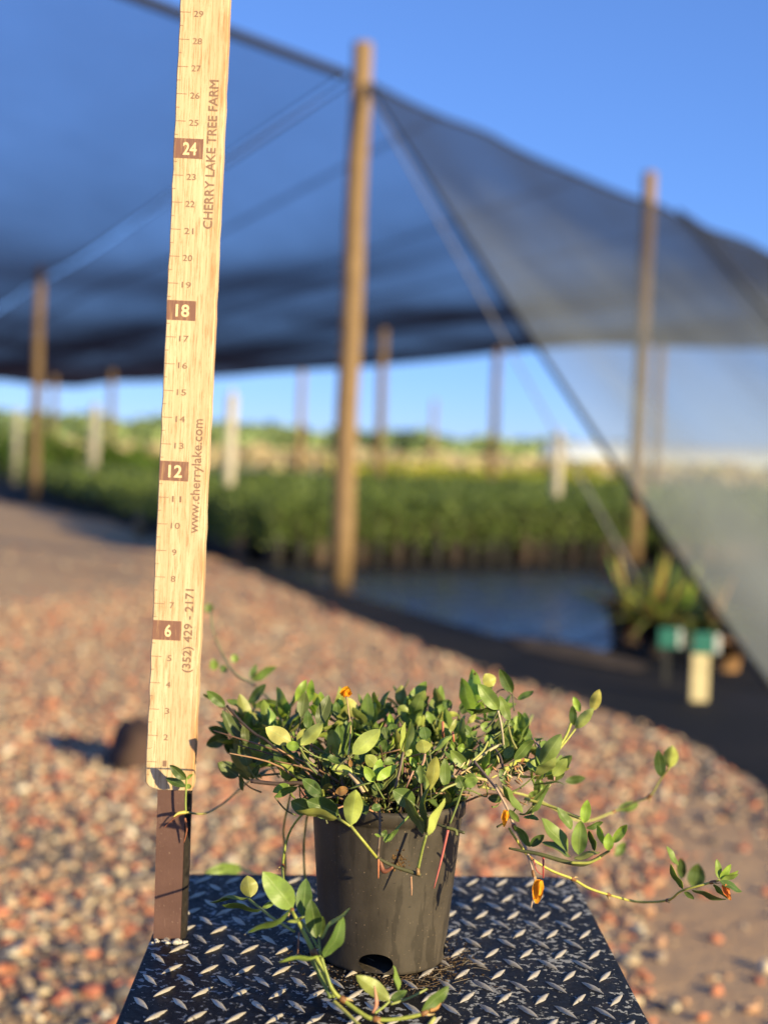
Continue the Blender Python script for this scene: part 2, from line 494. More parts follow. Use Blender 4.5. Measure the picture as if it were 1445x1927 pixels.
# ---- loose stones
def ico(sub):
    bm = bmesh.new(); bmesh.ops.create_icosphere(bm, subdivisions=sub, radius=1.0)
    v = np.array([p.co[:] for p in bm.verts]); f = np.array([[q.index for q in p.verts] for p in bm.faces])
    bm.free(); return v, f
def scatter_mesh(name, protos, pos, size, flat, colors, mat):
    vs, fs, cs, off = [], [], [], 0
    for i in range(len(pos)):
        v, f = protos[i % len(protos)]
        a = rng.uniform(0, 6.283); ca, sa = math.cos(a), math.sin(a)
        s = np.array([1, rng.uniform(0.5, 0.95), flat[i]]) * size[i]
        p = v * s
        tl = rng.uniform(-0.45, 0.45)
        p = np.stack([p[:, 0], p[:, 1] * math.cos(tl) - p[:, 2] * math.sin(tl), p[:, 1] * math.sin(tl) + p[:, 2] * math.cos(tl)], 1)
        p = np.stack([p[:, 0] * ca - p[:, 1] * sa, p[:, 0] * sa + p[:, 1] * ca, p[:, 2]], 1) + pos[i]
        vs.append(p); fs.append(f + off); off += len(v)
        cs.append(np.repeat([[*colors[i], 1.0]], len(v), 0))
    v = np.concatenate(vs).astype(np.float32); f = np.concatenate(fs).astype(np.int32); c = np.concatenate(cs).astype(np.float32)
    me = bpy.data.meshes.new(name)
    me.vertices.add(len(v)); me.vertices.foreach_set("co", v.ravel())
    me.loops.add(f.size); me.loops.foreach_set("vertex_index", f.ravel())
    me.polygons.add(len(f)); me.polygons.foreach_set("loop_start", np.arange(0, f.size, 3, dtype=np.int32))
    me.update(calc_edges=True)
    ca = me.color_attributes.new("Col", 'FLOAT_COLOR', 'POINT'); ca.data.foreach_set("color", c.ravel())
    me.materials.append(mat)
    o = bpy.data.objects.new(name, me); COL.objects.link(o)
    return o
def rock_protos(n, sub):
    out = []
    v, f = ico(sub)
    for k in range(n):
        d = np.ones(len(v))
        for _ in range(8):
            ax = rng.normal(size=3); ax /= np.linalg.norm(ax)
            lim = rng.uniform(0.42, 0.8)
            pr = v @ ax * d
            d = np.where(pr > lim, d * lim / np.maximum(pr, 1e-3), d)
        out.append((v * (d * rng.uniform(0.92, 1.06, len(v)))[:, None], f))
    return out
def edge_y(u):                                        # fabric edge height in the picture for a column
    for (a, va), (b, vb) in zip(EDGE_PX, EDGE_PX[1:]):
        if a <= u <= b: return va + (vb - va) * (u - a) / (b - a)
    return 900 if u < 0 else 1700
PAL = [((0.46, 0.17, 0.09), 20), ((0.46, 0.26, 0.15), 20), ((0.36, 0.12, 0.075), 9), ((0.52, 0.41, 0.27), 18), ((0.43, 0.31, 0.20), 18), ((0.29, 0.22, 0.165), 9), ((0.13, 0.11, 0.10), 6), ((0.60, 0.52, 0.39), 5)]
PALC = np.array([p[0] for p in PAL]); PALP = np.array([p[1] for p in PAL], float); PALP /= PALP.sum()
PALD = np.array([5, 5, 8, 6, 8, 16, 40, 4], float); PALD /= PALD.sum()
def gravel():
    pos, size, flat, cols = [], [], [], []
    from mathutils import noise as mn
    N = 60000
    ys = np.sqrt(rng.uniform(1.9 ** 2, 15.5 ** 2, N))
    ys = np.concatenate([ys, np.sqrt(rng.uniform(1.9 ** 2, 5.6 ** 2, 11000))])
    xs = ys * rng.uniform(-0.42, 0.40, len(ys))
    for x, y in zip(xs, ys):
        u, v, w = project((x, y, 0))
        ev = edge_y(u)
        if v < ev - 3: continue
        keep = 1.0 if y < 6 else 0.75
        # bare soil patches: far left rise, and the track on the right
        patch = mn.noise(Vector((x * 1.3, y * 0.6, 3.1))) * 0.22
        l_ = 1 - min(1, math.hypot((u - 60) / 300, (v - 1075) / 75) + patch)
        r_ = 1 - min(1, math.hypot((u - 1430) / 300, (v - 1760) / 270) + patch)
        r2 = 1 - min(1, math.hypot((u - 1330) / 130, (v - 1560) / 75) + patch)
        bare = min(1, max(l_, r_, r2, 0) * 3.2)
        keep *= 1 - 0.93 * bare
        if v - ev < 60 and u > 300: keep *= 0.8
        if rng.uniform() > keep: continue
        s = 0.009 + 0.020 * rng.uniform() ** 1.6 + (rng.uniform(0.004, 0.016) if rng.uniform() < 0.10 else 0)
        pos.append((x, y, s * 0.22)); size.append(s); flat.append(rng.uniform(0.38, 0.75))
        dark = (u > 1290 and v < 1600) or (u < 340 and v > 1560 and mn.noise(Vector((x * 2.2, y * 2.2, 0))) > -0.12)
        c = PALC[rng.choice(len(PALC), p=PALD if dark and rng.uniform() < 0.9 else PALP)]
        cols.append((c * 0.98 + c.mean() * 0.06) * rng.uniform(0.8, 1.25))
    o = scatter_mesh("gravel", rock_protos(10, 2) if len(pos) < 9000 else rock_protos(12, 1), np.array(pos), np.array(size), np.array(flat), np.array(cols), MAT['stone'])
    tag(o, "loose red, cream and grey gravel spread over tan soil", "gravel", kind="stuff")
gravel()
# one big dark stone behind the stick
p = G(262, 1440)
v, f = rock_protos(1, 3)[0]
b = MB(); b.add([(p.x + q[0] * 0.15, p.y + q[1] * 0.14, 0.04 + q[2] * 0.13) for q in v], [tuple(q) for q in f])
tag(b.build("stone", MAT['rock'], origin=(p.x, p.y, 0)), "large rounded dark brown stone on the gravel behind the measuring stick", "stone")

# ------------------------------------------------------------------ posts of the shade house
Mp = W(640, 1097, 12.5); Mp.z = 0
U = Vector((0.616, 0.788, 0)).normalized()
Lp = W(66, 900, 28.6); Lp.z = 0
V = (Lp - Mp).normalized()
ROOF = 4.45
def post(u_base, y, h, label, r=0.095, name="wooden_post", lean=0.0, group="wooden posts of the shade house", uv=None):
    z0 = W(u_base, 900, y)
    base = Vector((z0.x, y, 0)) if uv is None else uv
    b = MB()
    n = 9
    pts = [base + Vector((lean * i / n + 0.006 * math.sin(i * 1.7), 0, h * i / n)) for i in range(n + 1)]
    b.tube(pts, [r * (1.06 - 0.16 * i / n) for i in range(n + 1)], 14, smooth=1)
    o = b.build(name, MAT['post'], origin=base)
    return tag(o, label, "post", group)
post(0, 0, 4.75, "tall wooden post nearest the camera where roof net and side net meet", 0.098, uv=Mp, lean=0.03)
Rp = Mp + U * 5.45
post(0, 0, 4.62, "wooden post behind the grey side net on the right", 0.088, uv=Rp)
post(0, 0, 4.75, "wooden post at far left under the seam of the roof net", 0.10, uv=Lp)
for u_, y_, lb in [(712, 35.0, "slim far post just right of the nearest tall post"), (926, 39.0, "slim far post against the open sky in the middle"), (562, 54.0, "faint distant post left of the nearest tall post"),
                   (206, 56.0, "distant post left of the measuring stick"), (1232, 35.5, "far post seen through the side net beside the right post"), (98, 62.0, "most distant thin post at far left"), (812, 75.0, "thin most distant post between the two slim far posts")]:
    post(u_, y_, 4.42, lb, 0.11 if y_ < 50 else 0.12)
p = G(264, 1012)
b = MB(); b.tube([p, p + Vector((0, 0, 0.17)), p + Vector((0.01, 0, 0.30))], [0.075, 0.075, 0.065], 10, smooth=1)
tag(b.build("post_stub", MAT['post'], origin=p), "short orange-brown post stub at the edge of the shrub rows left of the stick", "post")

# ------------------------------------------------------------------ shade nets
from mathutils import noise as mnoise
def roof_z(s, t):
    cs = abs(math.sin(math.pi * s / 5.55)) if s > -30 else 1
    ct = abs(math.sin(math.pi * t / 17.0))
    seam = 0.05 * abs(math.sin(math.pi * (s - 1.23) / 2.7))
    return ROOF - 0.035 * max(0, s) * max(0, 1 - t / 12) - 0.10 * cs * min(1, 0.1 + t / 12) - 0.08 * ct * min(1.0, 0.3 + abs(s) / 5) - (seam * 0.3 + 0.09 * (mnoise.noise(Vector((s * 0.28, t * 0.12, 0))) + 0.3)) * min(1, t / 9)
def roof_panel(name, s0, s1, ns, t0, t1, nt, label, mat, seams, front_r, taper=0.0):
    root = empty(name, Mp + Vector((0, 0, ROOF)), label, "shade net", "roof nets of the shade house")
    def P(s, t, dz=0.0):
        q = Mp + U * s + V * t
        return Vector((q.x, q.y, roof_z(s, t) + dz))
    b = MB()
    ss = np.linspace(s0, s1, ns); ts = t0 + (t1 - t0) * np.linspace(0, 1, nt) ** 1.25
    def smax(t): return s1 if not taper else s1 - taper * t
    b.add([P(s0 + (smax(t) - s0) * (s - s0) / (s1 - s0), t) for t in ts for s in ss], [(j * ns + i, j * ns + i + 1, (j + 1) * ns + i + 1, (j + 1) * ns + i) for j in range(nt - 1) for i in range(ns - 1)])
    b.build("net_cloth", mat, root)
    if front_r:
        h = MB(); h.tube([P(s, t0, -0.01) for s in np.linspace(s0, s1, 40)], front_r, 8, smooth=1); h.build("rolled_hem", MAT['rope'], root)
    for se in (s0, s1):
        if abs(se) < 0.5:
            h = MB(); h.tube([P(se, t, 0) for t in np.linspace(t0, t1, 60)], 0.012, 6, smooth=1); h.build("edge_rope", MAT['rope'], root)
    if taper:
        h = MB(); h.tube([P(smax(t), t, 0) for t in np.linspace(t0, t1, 60)], 0.02, 6, smooth=1); h.build("edge_rope", MAT['rope'], root)
    for s in seams:
        h = MB(); tt = np.linspace(t0, t1, 60)
        h.add([P(s + d, t, -0.012) for t in tt for d in (-0.05, 0.05)], [(2 * j, 2 * j + 1, 2 * j + 3, 2 * j + 2) for j in range(59)])
        h.build("seam", mat, root)
    return root
roof_panel("roof_net", -10.5, -0.16, 36, 0.0, 50.0, 60, "blue-black roof net at left with a thick rolled front hem", MAT['net'], [], 0.042)
roof_panel("roof_net", -0.03, 18.9, 70, 0.0, 57.0, 66, "dark sagging roof net right of the pale gap beside the tall post", MAT['net'], [1.23, 3.93, 6.63, 9.33], 0.0, 0.155)

# side nets, sloping from the ridge cable to the ground in front
Gp = G(1452, 1302)
CT = Mp + Vector((0.06, 0, ROOF - 0.02))
def cable(s):                                          # ridge cable with sag between posts
    k = (s % 5.55) / 5.55
    return CT + U * s + Vector((0, 0, -0.05 * 4 * k * (1 - k) - 0.035 * s if s > 0 else 0))
wvec = Gp - CT
def side_net(label, s0, s1, off, lean_s, top0, mat, tmax=1.0):
    root = empty("side_net", CT + U * s0, label, "shade net", "side nets of the shade house")
    ns, nt = 40, 30
    def P(s, t):
        q = cable(s).lerp(cable(s) + wvec, t)
        q = q + U * (lean_s * t * (1 - (s - s0) / (s1 - s0)))
        sag = 0.22 * 4 * t * (1 - t) * (0.4 + 0.6 * min(1, (s - s0) / 3))
        q = q + Vector((-0.10, -0.02, -1)) * sag * 0.6
        q = q + Vector((0.5, -0.39, .77)) * (0.05 * mnoise.noise(Vector((s * 0.8, t * 1.3, 4))) + off)
        q.z = max(q.z, 0.02)
        return q
    ss = s0 + (s1 - s0) * np.linspace(0, 1, ns) ** 1.5; ts = np.linspace(0, tmax, nt)
    b = MB(); b.add([P(s, t) for t in ts for s in ss], [(j * ns + i, j * ns + i + 1, (j + 1) * ns + i + 1, (j + 1) * ns + i) for j in range(nt - 1) for i in range(ns - 1)])
    b.build("net_cloth", mat, root)
    h = MB(); h.tube([P(s0, t) for t in ts], 0.017, 6, smooth=2); h.build("edge_rope", MAT['rope'], root)
    h = MB(); h.tube([P(s, 0) for s in ss], 0.02, 6, smooth=2); h.build("ridge_hem", MAT['rope'], root)
    return P
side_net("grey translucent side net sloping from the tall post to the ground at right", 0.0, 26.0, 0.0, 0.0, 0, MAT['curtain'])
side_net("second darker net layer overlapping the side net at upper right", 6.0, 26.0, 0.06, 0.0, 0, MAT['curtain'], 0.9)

# guy strap from the tall post to the ground
a_, g_ = Mp + Vector((0.06, -0.10, 4.36)), G(1252, 1190)
b = MB(); b.tube([a_.lerp(g_, k / 8) for k in range(9)], 0.009, 7, smooth=1)
root = empty("guy_rope", g_, "pale guy rope stretched from the tall post down to the ground by the spiky plants", "rope")
b.build("rope_line", MAT['strap'], root)
b = MB(); b.tube([g_ + Vector((0.02, 0, -0.1)), g_ + Vector((-0.02, 0, 0.16))], 0.016, 8, smooth=1); b.build("anchor_stake", MAT['strap'], root)
# cables carrying the roof
for nm, p0, p1, lb in [("support_cable", Mp + Vector((0, 0, ROOF + .02)), Lp + V * 34 + Vector((0, 0, ROOF + .02)), "pale cable along the gap between the roof nets, post to post")]:
    b = MB(); b.tube([p0.lerp(p1, k / 3) for k in range(4)], 0.012, 6, smooth=1)
    tag(b.build(nm, MAT['strap'], origin=p0), lb, "cable")

# ------------------------------------------------------------------ container shrubs
def leaf_quads(b, n, fn_pos, size, cols, up=0.3):
    for _ in range(n):
        p = Vector(fn_pos())
        d = Vector((random.gauss(0, 1), random.gauss(0, 1), random.gauss(0.4, 0.8))).normalized()
        n_ = d.cross(Vector((random.gauss(0, 1), random.gauss(0, 1), random.gauss(0, 1)))).normalized()
        L = size * random.uniform(0.7, 1.3); w = L * 0.24
        c = random.choice(cols); k = random.uniform(0.7, 1.3)
        b.add([p, p + d * L * 0.45 + n_ * w, p + d * L, p + d * L * 0.45 - n_ * w], [(0, 1, 2, 3)], 0, tuple(x * k for x in c))
GREENS = [(0.11, 0.16, 0.036), (0.14, 0.20, 0.045), (0.20, 0.265, 0.06), (0.085, 0.125, 0.03)]
def pot_mesh(b, r0, r1, h, col, n=12):
    vs, fs = [], []
    for (r, z) in ((r0, 0), (r1, h), (r1 * 1.06, h), (r1 * 1.06, h * 0.92 + .02), (r1 * 0.93, h * 0.98), (0.001, h * 0.9)):
        for j in range(n):
            a = 6.2832 * j / n; vs.append((r * math.cos(a), r * math.sin(a), z))
    order = [0, 3, 2, 4, 5]
    for a, c in zip(order, order[1:]):
        for j in range(n): fs.append((a * n + j, a * n + (j + 1) % n, c * n + (j + 1) % n, c * n + j))
    b.add(vs, fs, 0, col)
protos = []
for k in range(5):
    fb = MB()
    def fp():
        a = random.uniform(0, 6.283); z = random.uniform(0.17, 0.68)
        r = 0.15 * math.sqrt(random.uniform(0.1, 1)) * math.sin(min(1, (0.82 - z) / 0.3) * 1.4 + 0.17)
        return (r * math.cos(a), r * math.sin(a), z)
    leaf_quads(fb, 230, fp, 0.066, GREENS)
    for j in range(5):
        a = j * 1.256; fb.tube([(0.01 * math.cos(a), 0.01 * math.sin(a), 0.24), (0.06 * math.cos(a), 0.06 * math.sin(a), 0.55)], 0.005, 5, 0, (0.10, 0.075, 0.045), smooth=1)
    pb = MB(); pot_mesh(pb, 0.085, 0.105, 0.27, [(0.014, 0.012, 0.011), (0.03, 0.02, 0.016), (0.045, 0.028, 0.02), (0.014, 0.013, 0.012), (0.09, 0.06, 0.04)][k])
    fo = fb.build("foliage", MAT['shrub'], link=False, smooth=False); po = pb.build("pot", MAT['npot'], link=False)
    protos.append((po, fo))
F0 = G(520, 1062); F2 = G(1252, 1058)
Q = (F2 - F0).normalized(); Pd = Vector((-0.345, 0.939, 0))
spots = []
for i in range(-1, 100):
    for j in range(0, 95):
        p = F0 + Q * (i * 0.235 + random.uniform(-.03, .03)) + Pd * (j * 0.25 + random.uniform(-.03, .03))
        if i < 0 and j < 2: continue
        u, v, w = project(p)
        if -160 < u < 1560 and not any((p - q).xy.length < 0.2 for q in (Mp, Rp, Lp)): spots.append((w, p))
spots.sort(key=lambda t: t[0])
for w, p in spots[:285]:
    pk, fk = random.choice(protos)
    r_ = empty("container_shrub", p, "bushy green shrub in a nursery pot in the front rows under the shade net", "shrub", "potted shrubs in rows under the shade net")
    sc = random.uniform(0.88, 1.1)
    r_.scale = (1, 1, sc); r_.rotation_euler.z = random.uniform(0, 6.28)
    for q in (pk, fk):
        c = q.copy(); COL.objects.link(c); c.parent = r_; c.location = (0, 0, 0)
mb = MB()
for w, p in spots[285:]:
    h = random.uniform(0.58, 0.76); k = 40 if w < 22 else 16
    def fp2():
        a = random.uniform(0, 6.283); z = random.uniform(0.36, 1.0)
        r = 0.15 * math.sqrt(random.random()) * (1.15 - z * 0.6)
        return (p.x + r * math.cos(a), p.y + r * math.sin(a), z * h - 0.03)
    leaf_quads(mb, k, fp2, 0.085 if w < 22 else 0.14, GREENS)
tag(mb.build("shrub_rows", MAT['shrub'], smooth=False), "mass of green potted shrubs filling the rows farther back under the net", "shrubs", kind="stuff")

# sprinkler risers standing in the rows
for u, y, top, lb in [(430, 18.0, 1.87, "white riser pipe standing in the shrubs just right of the measuring stick"), (1046, 19.5, 1.55, "white riser pipe standing in the shrubs right of the tall post"),
                      (175, 30.0, 2.05, "white riser pipe in the shrubs left of the measuring stick"), (30, 42.0, 2.2, "white riser pipe farthest left among the shrubs")]:
    q = W(u, 900, y); base = Vector((q.x, y, 0))
    root = empty("sprinkler_riser", base, lb, "pipe", "white sprinkler risers")
    rr = 0.07 if y < 20 else 0.10
    b = MB(); b.tube([base, base + Vector((0.02, 0, top))], rr, 10, smooth=1); b.build("pipe", MAT['pvc'], root)
    b = MB(); b.tube([base + Vector((.02, 0, top)), base + Vector((.02, 0, top + 0.05)), base + Vector((.02, 0, top + .10))], [0.03, 0.02, 0.012], 8, smooth=1); b.build("sprinkler_head", MAT['pvc'], root)

# taller hedge shrubs far left, yellow shrubs beyond, dry grass, treeline
def bush(name, base, rx, h, n, size, cols, label, cat, group, mat=None):
    root = empty(name, base, label, cat, group)
    b = MB()
    def fp3():
        while True:
            x, y, z = random.uniform(-1, 1), random.uniform(-1, 1), random.uniform(-0.9, 1)
            q = x * x + y * y + z * z
            if 0.2 < q < 1 + 0.25 * mnoise.noise(Vector((x * 2 + base.x, y * 2, z * 2))): break
        return (base.x + x * rx, base.y + y * rx, base.z + h * 0.53 + z * h * 0.47)
    leaf_quads(b, n, fp3, size, cols)
    b.build("foliage", mat or MAT['far'], root, smooth=False)
    b = MB()
    for k in range(4):
        a = k * 1.57; b.tube([base, base + Vector((rx * .5 * math.cos(a), rx * .5 * math.sin(a), h * 0.6))], [0.03, 0.012], 6, 0, (0.1, 0.07, 0.045), smooth=1)
    b.build("stem", MAT['stem'], root)
for k in range(11):
    q = W(-60 + k * 36 + random.uniform(-8, 8), 880, random.uniform(42, 50))
    bush("tall_shrub", Vector((q.x, q.y, 0)), random.uniform(0.55, 0.8), random.uniform(1.5, 1.9) - 0.05 * k, 420, 0.22, [(0.11, 0.20, 0.03), (0.15, 0.25, 0.04), (0.19, 0.29, 0.05)], "tall green shrub in the hedge at far left beyond the potted rows", "shrub", "tall shrubs at far left")
for k in range(16):
    q = W(660 + k * 34 + random.uniform(-10, 10), 880, random.uniform(52, 60))
    bush("yellow_shrub", Vector((q.x, q.y, 0)), random.uniform(0.6, 0.95), random.uniform(0.85, 1.3), 300, 0.2, [(0.34, 0.38, 0.04), (0.44, 0.44, 0.05), (0.27, 0.33, 0.05)] if k % 4 else [(0.55, 0.52, 0.05), (0.62, 0.56, 0.06)], "low yellow-green shrub in the row beyond the potted shrubs", "shrub", "yellow-green shrubs beyond the potted rows")
def mass(name, y0, y1, u0, u1, n, hfun, size, cols, label, cat):
    b = MB()
    for _ in range(n):
        y = random.uniform(y0, y1); u = random.uniform(u0, u1)
        q = W(u, 880, y); h = hfun(u, y) * random.uniform(0.3, 1.0) ** 0.6
        c = random.choice(cols); k = random.uniform(0.75, 1.3)
        d = Vector((random.gauss(0, 1), random.gauss(0, .6), random.gauss(0.2, .8))).normalized(); e = d.cross(Vector((random.gauss(0, .4), 1, random.gauss(0, .4)))).normalized()
        L = size * random.uniform(0.6, 1.3); c0 = Vector((q.x, y, max(0.05, h)))
        b.add([c0 - d * L, c0 + e * L * 0.7, c0 + d * L, c0 - e * L * 0.7], [(0, 1, 2, 3)], 0, tuple(x * k for x in c))
    tag(b.build(name, MAT['far'], smooth=False), label, cat, kind="stuff")
mass("dry_grass", 66, 82, -200, 1700, 9000, lambda u, y: 1.40 + 0.30 * mnoise.noise(Vector((u * 0.02, 0, 7))), 0.30, [(0.52, 0.42, 0.26), (0.60, 0.50, 0.34), (0.40, 0.30, 0.18), (0.45, 0.42, 0.2)], "pale dry grass standing in a far band", "grass")
mass("far_trees", 150, 185, -300, 1800, 16000, lambda u, y: 4.0 - 0.0012 * (u - 600) + 0.9 * mnoise.noise(Vector((u * 0.011, 0, 2))) + 0.7 * mnoise.noise(Vector((u * 0.05, 0, 5))), 0.9, [(0.19, 0.26, 0.12), (0.26, 0.34, 0.14), (0.34, 0.42, 0.17), (0.16, 0.22, 0.12)], "low far treeline along the horizon", "trees")

# far greenhouse
p0 = W(1035, 880, 108); root = empty("greenhouse", Vector((p0.x, 108, 0)), "long low white greenhouse on the horizon at right", "greenhouse")
b = MB(); n = 14; vs = []
for x in np.linspace(0, 24, 9):
    for j in range(n + 1):
        a = math.pi * j / n; vs.append((p0.x + x, 108 + 4 - 4 * math.cos(a), 1.2 + 2.0 * math.sin(a)))
b.add(vs, [(i * (n + 1) + j, i * (n + 1) + j + 1, (i + 1) * (n + 1) + j + 1, (i + 1) * (n + 1) + j) for i in range(8) for j in range(n)])
b.build("film_roof", MAT['poly'], root)
b = MB(); b.box(p0.x, 108, 0, p0.x + 24, 108.1, 1.19); b.box(p0.x, 115.9, 0, p0.x + 24, 116, 1.19); b.build("side_wall", MAT['poly'], root, smooth=False)
b = MB(); b.add([(p0.x - .01, 108 + 4 - 4 * math.cos(math.pi * j / n), 1.2 + 2.0 * math.sin(math.pi * j / n)) for j in range(n + 1)] + [(p0.x - .01, 116, 0), (p0.x - .01, 108, 0)], [tuple(range(n + 3))]); b.build("end_wall", MAT['poly'], root, smooth=False)

# ------------------------------------------------------------------ spiky potted plants and signs at right
def spiky(u, v, h, n, cols, label, potcol=(0.05, 0.04, 0.035)):
    base = G(u, v)
    root = empty("spiky_plant", base, label, "plant", "spiky potted plants by the signs")
    pb = MB(); pot_mesh(pb, 0.085, 0.11, 0.20, potcol, 14); o = pb.build("pot", MAT['npot'], root); o.location = (0, 0, 0)
    b = MB()
    for k in range(n):
        a = random.uniform(0, 6.283); el = random.uniform(0.15, 1.35); L = h * random.uniform(0.75, 1.1)
        d = Vector((math.cos(a) * math.cos(el), math.sin(a) * math.cos(el), math.sin(el)))
        sd_ = d.cross(Vector((0, 0, 1))).normalized(); w = random.uniform(0.016, 0.026)
        c = random.choice(cols); vs = []; m = 7
        for i in range(m):
            t = i / (m - 1); q = base + Vector((0, 0, 0.18)) + d * (L * t) + Vector((0, 0, -0.45 * L * t * t * math.cos(el)))
            ww = w * (1 - t ** 2.2) + 0.001
            vs += [q - sd_ * ww + Vector((0, 0, ww * .5)), q, q + sd_ * ww + Vector((0, 0, ww * .5))]
        b.add(vs, [(3 * i + j, 3 * i + j + 1, 3 * i + j + 4, 3 * i + j + 3) for i in range(m - 1) for j in range(2)], 0, tuple(x * random.uniform(.75, 1.25) for x in c))
    b.build("leaves", MAT['shrub'], root)
YG = [(0.25, 0.33, 0.055), (0.34, 0.40, 0.07), (0.16, 0.24, 0.05), (0.44, 0.38, 0.09)]
spiky(1175, 1210, 0.46, 40, YG + [(0.34, 0.14, 0.10), (0.45, 0.28, 0.14)], "leftmost spiky yellow-green plant with reddish and tan lower leaves", (0.16, 0.10, 0.07))
spiky(1232, 1232, 0.52, 48, YG, "brightest spiky yellow-green plant with the guy rope in front")
spiky(1285, 1216, 0.50, 44, YG + [(0.08, 0.14, 0.03)], "spiky green plant behind the green signs", (0.06, 0.05, 0.04))
spiky(1338, 1242, 0.42, 36, [(0.10, 0.15, 0.04), (0.16, 0.2, 0.05), (0.3, 0.2, 0.09)], "rightmost spiky plant, darker and browner, beside the net edge", (0.05, 0.04, 0.04))
def sign(u, v, d, label, stake_w, stake_len, strip):
    c = W(u, v, d); base = Vector((c.x, c.y, 0))
    root = empty("plant_sign", base, label, "sign", "green plant signs")
    b = MB(); b.box(c.x - 0.064, c.y - 0.006, c.z - 0.05, c.x + (0.064 if not strip else 0.04), c.y + 0.004, c.z + 0.052); b.build("panel", MAT['green'], root, smooth=False, bevel=0.003)
    b = MB(); b.box(c.x + (0.04 if strip else .036), c.y - 0.009, c.z - 0.044, c.x + (0.066 if strip else .056), c.y - 0.0062, c.z + 0.046); b.build("sticker", MAT['sticker'], root, smooth=False)
    b = MB(); b.box(c.x - stake_w - 0.02, c.y + 0.005, -0.02, c.x + stake_w - 0.02, c.y + 0.03, c.z + 0.03); b.build("stake", MAT['pale'] if strip else MAT['steel'], root, smooth=False, bevel=0.003)
g0 = G(1313, 1322)
sign(1328, 1211, g0.y, "right green sign with a white sticker on a wide pale stake", 0.042, 0, True)
sign(1262, 1201, g0.y + 0.55, "left green sign with a small sticker, set slightly back on a dark spot", 0.018, 0, False)
# tan clay pot behind the signs
q = G(1362, 1262); b = MB(); pot_mesh(b, 0.075, 0.10, 0.17, (0.34, 0.19, 0.09), 16); o = b.build("clay_pot", MAT['npot']); o.location = q
tag(o, "small tan clay pot standing behind the right green sign", "pot")

# ------------------------------------------------------------------ diamond plate table
Z0 = CAM.z - 0.462
X0, X1, Y0, Y1 = -0.2215, 0.2200, 0.93, 1.568
def skew(x, y):                                        # the deck sits a touch askew
    s, t = (x - X0) / (X1 - X0), (y - Y0) / (Y1 - Y0)
    return (-0.196 * (1 - t) - 0.2125 * t) * (1 - s) + (0.242 * (1 - t) + 0.229 * t) * s, Y0 + t * ((1.533 - Y0) * (1 - s) + (1.577 - Y0) * s)
def plate():
    root = empty("plate_table", ((X0 + X1) / 2, (Y0 + Y1) / 2, 0), "black diamond plate table top with chipped paint under the flower pot", "table")
    b = MB()
    rc = 0.022; out = []
    for cx, cy, a0 in ((X1 - rc, Y1 - rc, 0), (X0 + rc, Y1 - rc, 90), (X0 + rc, Y0 + rc, 180), (X1 - rc, Y0 + rc, 270)):
        for k in range(7):
            a = R(a0 + 15 * k); out.append((cx + rc * math.cos(a), cy + rc * math.sin(a)))
    n = len(out); bev = 0.0012; th = 0.006
    cx, cy = (X0 + X1) / 2, (Y0 + Y1) / 2
    def ring(off, z): return [(x - math.copysign(off, x - cx), y - math.copysign(off, y - cy), z) for x, y in out]
    vs = ring(bev, Z0) + ring(0, Z0 - bev) + ring(0, Z0 - th)
    fs = [tuple(range(n))] + [tuple(range(3 * n - 1, 2 * n - 1, -1))]
    for r_ in range(2):
        for j in range(n): fs.append((r_ * n + (j + 1) % n, r_ * n + j, (r_ + 1) * n + j, (r_ + 1) * n + (j + 1) % n))
    b.add(vs, fs)
    DX, DY = 0.0327, 0.056
    def lug(px, py, dx, dy):
        L = math.hypot(dx, dy); ax = Vector((dx / L, dy / L, 0)); pr = Vector((-ax.y, ax.x, 0))
        m = 9; vs, fs = [], []
        jit = random.uniform(0.92, 1.08)
        for i in range(m):
            t = -1 + 2 * i / (m - 1); w = 0.0031 * jit * max(0.0, 1 - abs(t) ** 1.3) * random.uniform(0.75, 1.15) + 0.0002
            h = 0.0021 * max(0, 1 - abs(t) ** 2.6)
            c = Vector((px, py, Z0)) + ax * (t * L / 2)
            vs += [c + pr * w + Vector((0, 0, -0.0002)), c + pr * w * 0.62 + Vector((0, 0, h * 0.82)), c + Vector((0, 0, h)), c - pr * w * 0.62 + Vector((0, 0, h * 0.82)), c - pr * w + Vector((0, 0, -0.0002))]
        for i in range(m - 1):
            for j in range(4): fs.append((5 * i + j, 5 * i + j + 1, 5 * i + j + 6, 5 * i + j + 5))
        b.add(vs, fs, 1)
    oy, ox = 0.93, -0.224
    for j in range(0, 13):
        for i in range(-1, 15):
            for (fx, fy, dx, dy) in ((0, 0, 0.0160, 0.027), (0.5, 0.5, -0.0157, 0.027)):
                x = ox + (i + fx) * DX; y = oy + (j + fy) * DY - 0.003
                if X0 + 0.008 < x < X1 - 0.008 and Y0 + 0.012 < y < Y1 - 0.012 and not (x > X1 - .02 and y > Y1 - .02):
                    lug(x, y, dx, dy)
    b.v = [(*skew(q[0], q[1]), q[2]) for q in b.v]
    b.build("plate_top", [MAT['plate'], MAT['lug']], root)
    for px in (X0 + 0.035, X1 - 0.035):
        for py in (Y0 + 0.04, Y1 - 0.04):
            l = MB(); l.box(px - 0.016, py - 0.016, 0, px + 0.016, py + 0.016, Z0 - 0.042); l.v = [(*skew(q[0], q[1]), q[2]) for q in l.v]; l.build("leg", MAT['steel'], root, smooth=False, bevel=0.003)
    l = MB()
    for (xa, ya, xb, yb) in ((X0 + .02, Y0 + .02, X1 - .02, Y0 + .05), (X0 + .02, Y1 - .05, X1 - .02, Y1 - .02), (X0 + .02, Y0 + .052, X0 + .05, Y1 - .052), (X1 - .05, Y0 + .052, X1 - .02, Y1 - .052)):
        l.box(xa, ya, Z0 - 0.04, xb, yb, Z0 - th - 0.0005)
    l.v = [(*skew(q[0], q[1]), q[2]) for q in l.v]
    l.build("frame", MAT['steel'], root, smooth=False)
    return root
